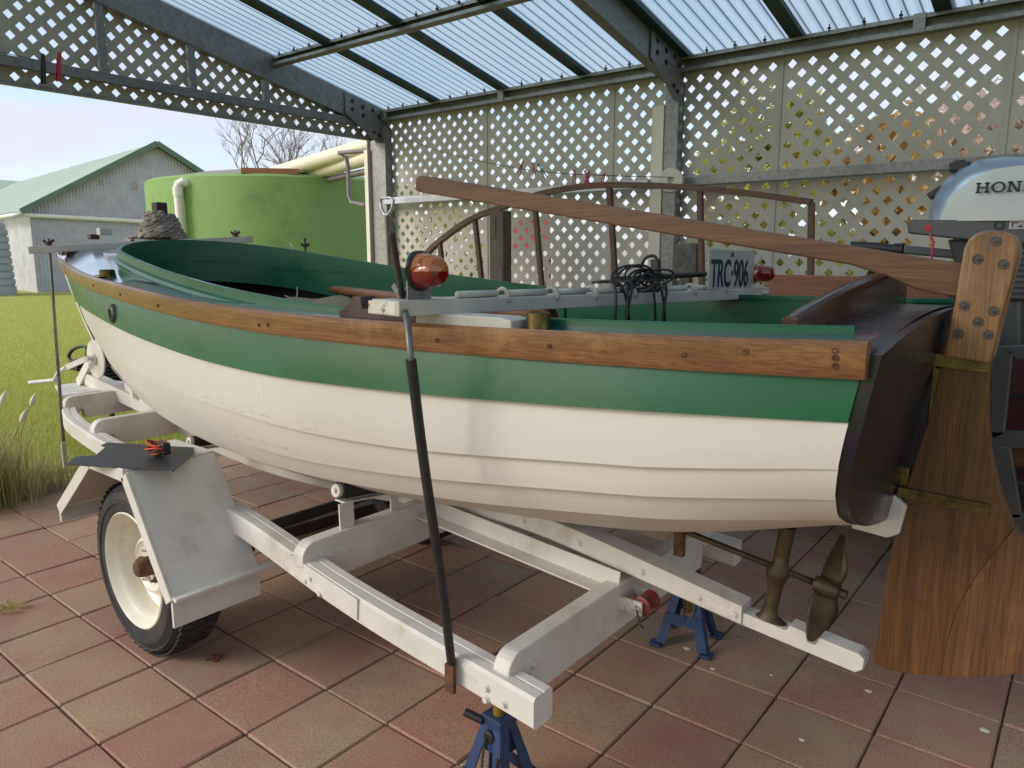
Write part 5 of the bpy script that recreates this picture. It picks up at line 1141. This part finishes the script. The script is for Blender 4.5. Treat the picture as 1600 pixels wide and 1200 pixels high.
# lettering HONDA as slab-serif strokes on the near side of the cowl
def letters(org, xd, up, h, parent):
    S = {'H': [((0, 0), (.46, .14)), ((.09, .0), (.34, 1)), ((0, .86), (.46, 1)), ((.34, .42), (.82, .58)), ((.72, 0), (1.18, .14)), ((.82, 0), (1.07, 1)), ((.72, .86), (1.18, 1))],
         'N': [((0, 0), (.44, .14)), ((.1, 0), (.28, 1)), ((0, .86), (.4, 1)), ((.86, 0), (1.04, 1)), ((.74, .86), (1.2, 1)), 'diag'],
         'D': [((0, 0), (.5, .14)), ((.1, 0), (.36, 1)), ((0, .86), (.5, 1)), 'bowl'], 'O': ['ring'], 'A': [((0, 0), (.42, .14)), ((.72, 0), (1.2, .14)), 'A', ((.38, .28), (.82, .4))]}
    adv = {'H': 1.28, 'O': 1.34, 'N': 1.3, 'D': 1.3, 'A': 1.25}; x0 = 0; g = G(); nn = xd.cross(up)
    def q(x, y): return org + xd * ((x0 + x) * h) + up * (y * h)
    def ring(cx, rx, ri, a0, a1):
        n = 20; A = [a0 + (a1 - a0) * i / n for i in range(n + 1)]
        g.grid([[q(cx + rx * math.cos(a), .5 + .53 * math.sin(a)) for a in A], [q(cx + ri * math.cos(a), .5 + .36 * math.sin(a)) for a in A]])
    for ch in 'HONDA':
        for s in S[ch]:
            if s == 'ring': ring(.62, .62, .36, 0, 6.2832)
            elif s == 'bowl': ring(.48, .66, .38, -1.5708, 1.5708)
            elif s == 'diag': g.add([q(.06, 1), q(.36, 1), q(1.04, 0), q(.76, 0)], [(0, 1, 2, 3)])
            elif s == 'A': g.add([q(.1, 0), q(.28, 0), q(.66, 1), q(.48, 1)], [(0, 1, 2, 3)]); g.add([q(.82, 0), q(1.1, 0), q(.72, 1), q(.46, 1)], [(0, 1, 2, 3)])
            else: (a, b), (c, d) = s; g.add([q(a, b), q(c, b), q(c, d), q(a, d)], [(0, 1, 2, 3)])
        x0 += adv[ch]
    return g.obj('lettering', 'ink', parent, fixn=False)
lo = my(1524, 302, MY - .1285); lx = my(1600, 299, MY - .1285)
letters(Vector((lo.x, MY - .1300, lo.z)), Vector((lx.x - lo.x, 0, lx.z - lo.z)).normalized(), Vector((0, 0, 1)), .031, om)
tr0 = [(1428, 350), (1432, 345), (1560, 346), (1730, 346), (1736, 372), (1640, 384), (1500, 374), (1430, 366)]
g = G(); g.prism([Vector((p.x, MY - .115, p.z)) for p in (my(x, y) for x, y in tr0)], (0, .23, 0)); tray = g.obj('lower_tray', 'motor_grey', om, .012, seg=3)
p = my(1450, 356, MY - .116); g = G(); g.lathe(p, (0, -1, 0), [(.012, 0), (.012, .002), (.001, .0022)], 14); g.obj('stop_button', 'peg_red', tray)
p = my(1561, 352, MY - .116); g = G(); g.lathe(p, (0, -1, 0), [(.014, 0), (.014, .004), (.009, .004), (.009, -.003), (.001, -.003)], 14); g.obj('choke_knob', 'black', tray)
p = my(1576, 358, MY - .1165); q = my(1620, 344, MY - .1165); g = G(); g.prism([(p.x, MY - .1165, p.z), (q.x, MY - .1165, p.z), (q.x, MY - .1165, q.z), (p.x, MY - .1165, q.z)], (0, .001, 0)); dc = g.obj('sticker', 'plate_white', tray)
for a, b, c, d in ((.1, .2, .16, .8), (.16, .68, .34, .8), (.3, .2, .5, .32), (.42, .3, .48, .5), (.62, .15, .64, .85), (.72, .2, .9, .32)):
    g = G(); X0, X1, Z0, Z1 = p.x, q.x, p.z, q.z; g.add([(X0 + (X1 - X0) * u, MY - .1172, Z0 + (Z1 - Z0) * v) for u, v in ((a, b), (c, b), (c, d), (a, d))], [(0, 1, 2, 3)]); g.obj('pictogram', 'ink', dc, fixn=False)
g = G(); g.box(my(1502, 262), (.06, .09, .03)); g.box(my(1500, 256) , (.035, .06, .02)); g.obj('fuel_cap', 'black', om, .006)
g = G(); g.beam(my(1452, 308), my(1474, 294), .05, .022); g.obj('cowl_catch', 'black', om, .004)
g = G(); g.tube([my(1452, 362, MY - .11), my(1458, 380, MY - .12), my(1455, 412, MY - .125), my(1462, 430, MY - .12)], .004, 6); g.obj('kill_cord', 'peg_red', om)
# tiller handle
g = G(); g.tube([my(1330, 384, MY - .06), my(1372, 387, MY - .06), my(1396, 390, MY - .06)], [.016, .018, .017], 14); g.lathe(my(1396, 390, MY - .06), (1, 0, -.03), [(.017, 0), (.022, .002), (.022, .03), (.017, .032)], 14); g.obj('tiller_grip', 'black', om, auto=50)
g = G(); a, b = my(1412, 390, MY - .06), my(1520, 400, MY - .04); g.beam(a, b, .03, .028); g.obj('tiller_arm', 'motor_grey', om, .006)
# leg, clamp frame and lower unit
def prism_px(pts, y0, d, nm, m, bev=.008): g = G(); g.prism([Vector((p.x, y0, p.z)) for p in (my(x, y, y0) for x, y in pts)], (0, d, 0)); return g.obj(nm, m, om, bev)
prism_px([(1480, 374), (1720, 374), (1712, 440), (1650, 470), (1560, 470), (1500, 440)], MY - .09, .18, 'mid_cowl', 'motor_dark')
for k in range(9): g = G(); y = 392 + k * 9; p = my(1600, y, MY - .091); g.box((p.x + .03, MY - .092, p.z), (.14, .006, .009)); g.obj('louvre', 'motor_grey', om)
prism_px([(1545, 440), (1596, 440), (1594, 545), (1548, 545)], MY - .07, .14, 'swivel_bracket', 'motor_grey')
for s, y0 in ((1, MY - .10), (-1, MY + .08)):
    fr = [[(1548, 540), (1720, 535), (1715, 560), (1590, 562)], [(1548, 540), (1584, 548), (1570, 680), (1545, 690)], [(1545, 672), (1700, 680), (1700, 702), (1552, 700)], [(1548, 690), (1580, 700), (1598, 810), (1565, 815)], [(1566, 800), (1710, 806), (1708, 835), (1572, 828)], [(1686, 545), (1715, 545), (1710, 830), (1680, 830)]]
    for pl in fr: prism_px(pl, y0, .022, 'clamp_frame', 'motor_grey', .006)
prism_px([(1610, 560), (1672, 560), (1664, 900), (1625, 900)], MY - .035, .07, 'leg', 'motor_dark')
zt = my(1640, 880).z; xm = my(1640, 700).x
g = G(); g.tube([(xm, MY, .75), (xm, MY, .34)], [.05, .035], 14); g.lathe((xm - .12, MY, .30), (1, 0, 0), [(.001, 0), (.03, .03), (.042, .1), (.038, .2), (.03, .26), (.02, .28), (.001, .285)], 18); g.obj('gearcase', 'motor_grey', om, smooth=True)
g = G(); g.box((xm - .02, MY, .40), (.28, .13, .008)); g.obj('cavitation_plate', 'motor_grey', om, .003); g = G(); g.prism([(xm - .05, MY - .006, .28), (xm + .06, MY - .006, .28), (xm + .03, MY - .006, .16), (xm - .0, MY - .006, .16)], (0, .012, 0)); g.obj('skeg', 'motor_grey', om)
# timber motor stand
ms = thing('motor_stand', 'timber plank stand carrying the outboard motor behind the rudder', 'stand', (xm + .1, MY + .1, 0))
for a, b, m in (((1574, 690), (1720, 745), 'handle_wood'), ((1576, 752), (1720, 800), 'grey_wood')):
    p, q = my(*a, MY + .13), my(*b, MY + .13); g = G(); g.box(((p.x + q.x) / 2, MY + .13, (p.z + q.z) / 2), (q.x - p.x + .1, .04, p.z - q.z)); g.obj('cross_plank', m, ms, .003)
for x in (xm - .22, xm + .32):
    g = G(); g.box((x, MY + .17, .48), (.09, .04, .96)); g.obj('upright', 'dark_wood', ms, .003); g = G(); g.box((x, MY + .3, .03), (.09, .34, .06)); g.obj('foot', 'dark_wood', ms, .003)
# things stacked behind the motor: crates and a red tool chest
tcx = thing('tool_chest', 'dark red metal chest standing behind the boat stern', 'chest', (-.2, 3.55, 0))
a, b = my(1345, 462, 3.45), my(1560, 478, 3.45); g = G(); zt = my(1400, 455, 3.45).z; g.box((.15, 3.65, zt / 2), (1.3, .4, zt)); cb_ = g.obj('body', 'red_block', tcx, .008); cb_.data.materials[0] = mat('chest_red', (.06, .012, .016), (.045, .01, .012), .4)
for z in (.3, .6, .9): g = G(); g.box((.15, 3.445, z), (1.26, .012, .01)); g.obj('drawer_gap', 'black', tcx)
for k, (x, y) in enumerate(((1442, 452), (1470, 458))):
    p = my(x, y, 3.5); p = Vector((p.x, 3.5, zt)); t = thing('hand_tool', ('small black clamp on top of the red chest', 'small dark pliers on top of the red chest beside the clamp')[k], 'tool', p); g = G()
    g.tube(curve_pts([p + Vector((-.02, 0, .006)), p + Vector((-.022, 0, .04)), p + Vector((.0, 0, .055)), p + Vector((.022, 0, .04)), p + Vector((.02, 0, .008))], 14), .006, 6); g.tube([p + Vector((.02, 0, .02)), p + Vector((.07, .02, .008))], .006, 6); g.obj('jaw', 'black', t)
# bench boards
bn = thing('bench', 'reddish brown slatted bench standing behind the boat by the lattice', 'bench', (-.7, 3.75, 0))
for (x0, y0), (x1, y1), z in (((1195, 443), (1500, 440), 0), ((1203, 458), (1500, 456), 1)):
    Yb = 3.75 - .03 * z; a, b = my(x0, y0, Yb), my(x1, y1, Yb); g = G(); g.box(((a.x + b.x) / 2 + .3, Yb, (a.z + b.z) / 2), (b.x - a.x + .6, .03, .062)); g.obj('slat', 'bench_wood', bn, .004)
a = my(1212, 470, 3.8)
for x in (a.x + .02, a.x + 1.0): g = G(); g.box((x, 3.79, a.z / 2 + .05), (.05, .04, a.z + .1)); g.obj('leg', 'dark_wood', bn, .003); g = G(); g.box((x, 3.98, .42), (.05, .4, .05)); g.obj('arm', 'dark_wood', bn, .003)
g = G(); g.box((a.x + .7, 3.98, .45), (1.6, .36, .03)); g.obj('seat', 'bench_wood', bn, .004)
gb = thing('grey_chest', 'speckled grey box standing low behind the boat by the bench', 'box', (-.9, 4.1, 0)); p = my(1255, 462, 4.05); g = G(); g.box((p.x + .1, 4.2, p.z / 2), (1.6, .3, p.z)); g.obj('body', 'galv', gb, .008); g = G(); g.box((p.x + .1, 4.2, p.z + .012), (1.64, .34, .02)); g.obj('lid', 'galv', gb, .004)
# ================================================================ BENT TIMBER FRAME
FY = 4.42
bf = thing('bent_frame', 'curved brown timber frame with thin spindles standing behind the boat', 'frame', (-3.2, FY, 0))
top = [(600, 520), (640, 440), (668, 396), (700, 367), (740, 341), (785, 324), (845, 303), (905, 292), (960, 289), (1040, 291), (1110, 296), (1190, 305), (1268, 316)]
cpts = curve_pts([aty(x, y, FY) for x, y in top], 60); g = G(); rows = []
for i, p in enumerate(cpts):
    t = (cpts[min(i + 1, 60)] - cpts[max(i - 1, 0)]).normalized(); nrm = Vector((-t.z, 0, t.x)); h = .018
    rows.append([p + nrm * h + Vector((0, -.026, 0)), p - nrm * h + Vector((0, -.026, 0)), p - nrm * h + Vector((0, .026, 0)), p + nrm * h + Vector((0, .026, 0)), p + nrm * h + Vector((0, -.026, 0))])
g.grid(rows); g.add(rows[-1][:4], [(0, 1, 2, 3)]); g.obj('bow_rail', 'frame_wood', bf, auto=40)
for (x0, y0), (x1, y1) in (((687, 375), (693, 440)), ((742, 342), (753, 442)), ((835, 308), (847, 452)), ((952, 291), (963, 455)), ((1094, 298), (1097, 458)), ((1268, 316), (1266, 480))):
    a, b = aty(x0, y0, FY), aty(x1, y1, FY); b = a + (b - a) * ((a.z - .02) / (a.z - b.z)) if True else b
    g = G(); w = .034; g.beam(a, b, w, w, (0, 1, 0)); g.obj('spindle', 'frame_wood', bf, .004)
g = G(); a = aty(600, 520, FY); g.beam((a.x, FY, .03), (aty(1268, 316, FY).x + .1, FY, .03), .05, .05); g.obj('sill', 'frame_wood', bf, .003)
g = G(); p = aty(600, 520, FY); g.beam(p, (p.x - .02, FY, .03), .035, .03, (0, 1, 0)); g.obj('end_post', 'frame_wood', bf, .003)
# grey timber post
a, b = aty(782, 330, 4.35), aty(782, 450, 4.35); tp = thing('timber_post', 'weathered grey timber post standing inside the lattice wall', 'post', (a.x, 4.35, 0)); g = G(); g.box((a.x, 4.35, a.z / 2), (.13, .1, a.z)); g.obj('shaft', 'grey_wood', tp, .005); g = G(); g.box((a.x - .03, 4.297, a.z - .12), (.05, .006, .16)); g.obj('split', 'grey_wood', tp, .002)
# spade
sx = aty(604, 325, 4.55); sp2 = thing('spade', 'long spade with grey D handle leaning by the corner post', 'spade', (sx.x, 4.55, 0))
top_ = sx; g = G(); hd = [(594, 312), (598, 309), (611, 309), (615, 313), (612, 327), (606, 336), (601, 336), (596, 326), (594, 312)]
g.tube([aty(x, y, 4.55) for x, y in hd], .014, 8); g.obj('d_handle', 'galv_light', sp2, smooth=True)
g = G(); a = aty(604, 336, 4.55); b = aty(608, 412, 4.57); e = a + (b - a) * ((a.z - .35) / (a.z - b.z)); g.tube([a, e], .017, 10); g.obj('shaft', 'grey_wood', sp2, smooth=True)
g = G(); g.prism([e + Vector((-.09, 0, .0)), e + Vector((.09, 0, 0)), e + Vector((.085, .02, -.26)), e + Vector((0, .03, -.34)), e + Vector((-.085, .02, -.26))], (0, .006, 0)); g.obj('blade', 'steel_dark', sp2)
# reel on the girt and small grey box on the wall
p = aty(1054, 283, 4.66); rl = thing('rope_reel', 'round pale reel hung where girt meets the middle post', 'reel', p); g = G(); g.lathe(p - Vector((0, .05, 0)), (.35, -1, 0), [(.02, -.03), (.075, -.03), (.08, -.022), (.08, -.012), (.055, -.01), (.055, .01), (.08, .012), (.08, .022), (.075, .03), (.02, .03), (.018, -.03)], 28); g.obj('spool', 'cream', rl, auto=40)
p = aty(1075, 405, 4.5); wb = thing('junction_box', 'dark grey metal box on a post behind the number plate', 'box', p); g = G(); g.box(p, (.16, .1, .2)); g.obj('case', 'steel_dark', wb, .006); g = G(); g.box((p.x, p.y, p.z / 2 - .05), (.05, .05, p.z - .1)); g.obj('stand', 'steel_dark', wb)
# ================================================================ CLOTHES LINES AND PEGS
l1 = [aty(0, 80, 1.55), aty(300, 144, 2.6), aty(590, 207, 4.62)]
LXY = XL + .35
la = [atx(-40, 73, LXY), atx(250, 134, LXY), atx(500, 190, LXY), Vector((LXY, 4.7, atx(545, 198, LXY).z))]
cl1 = thing('clothes_line', 'thin wire line running under the gable rail', 'line', la[0]); g = G(); g.tube(la, .0025, 5); g.obj('wire', 'steel_rod', cl1)
lb_ = [Vector((LXY, 4.68, atx(545, 198, LXY).z)), aty(700, 240, 4.3), aty(830, 266, 4.05), aty(945, 274, 3.9), aty(1055, 277, 4.6)]
cl2 = thing('clothes_line', 'thin cord line sagging across in front of the lattice wall', 'line', lb_[1]); g = G(); g.tube(curve_pts(lb_, 30), .0025, 5); g.obj('cord', 'steel_dark', cl2)
def peg(a, b, m, label, w=.011):
    a, b = Vector(a), Vector(b); t = thing('clothes_peg', label, 'peg', a, 'plastic pegs on the lines'); d = (b - a).normalized(); s = d.cross(sight(800, 300)).normalized()
    for k in (-1, 1): g = G(); g.beam(a + s * k * .003, b + s * k * .0085, .006, w, s.cross(d)); g.obj('jaw', m, t, .0015)
    g = G(); c = a.lerp(b, .42); g.lathe(c - s.cross(d) * .006, s.cross(d), [(.002, 0), (.0055, 0), (.0055, .012), (.002, .012)], 8); g.obj('spring', 'steel_rod', t)
P3 = lambda x, y: aty(x, y, 4.0)
for (x0, y0), (x1, y1), m, lab in (((818, 251), (810, 273), 'peg_pink', 'pink peg leaning left, first on the line before the lattice'), ((833, 254), (835, 276), 'peg_pink', 'upright pink peg beside the teal peg'), ((841, 256), (853, 278), 'peg_teal', 'teal peg slanting down right on the lattice line'), ((898, 265), (897, 288), 'peg_pink', 'thin pink peg alone above the curved frame'), ((914, 266), (920, 291), 'peg_pink', 'pink peg slanting right in the crossed pair'), ((921, 267), (914, 291), 'peg_red', 'red peg slanting left in the crossed pair'), ((945, 270), (939, 291), 'peg_pink', 'pink peg slanting left at the end of the lattice line')):
    peg(P3(x0, y0), P3(x1, y1), m, lab)
peg(atx(67, 84, LXY), atx(68, 131, LXY), 'black', 'black peg on the line under the gable lattice at upper left', .024); peg(atx(93, 82, LXY), atx(90, 127, LXY), 'peg_red', 'red peg on the line under the gable lattice at upper left', .024)
# ================================================================ SMALL ENGINE beyond the winch
ex = atz(190, 640, .0); e0 = aty(165, 600, 2.55)
en = thing('small_engine', 'black small engine machine with loop handle on the lawn beyond the winch', 'engine', (e0.x, 2.55, 0))
ez = e0.z
g = G(); g.box((e0.x + .02, 2.6, ez + .08), (.26, .24, .2)); g.obj('body', 'motor_dark', en, .03)
for k in range(6): g = G(); g.box((e0.x + .15, 2.55, ez + .02 + k * .03), (.1, .2, .012)); g.obj('fin', 'motor_grey', en)
g = G(); hp = [aty(x, y, 2.5) for x, y in ((128, 578), (112, 566), (108, 555), (116, 545), (130, 541), (136, 548), (134, 566))]; g.tube(curve_pts(hp, 24), .014, 8); g.obj('loop_handle', 'black', en, smooth=True)
g = G(); g.box(aty(124, 570, 2.52), (.14, .1, .09)); g.obj('handle_base', 'black', en, .012)
g = G(); g.tube([(e0.x + .1, 2.6, ez), aty(215, 615, 2.6)], .03, 8); g.tube([(e0.x, 2.6, ez), (e0.x - .1, 2.6, -.02)], .02, 8); g.tube([(e0.x + .15, 2.5, ez), (e0.x + .22, 2.5, -.02)], .02, 8); g.tube([(e0.x + .05, 2.8, ez), (e0.x + .05, 2.85, -.02)], .02, 8); g.obj('stand', 'black', en)
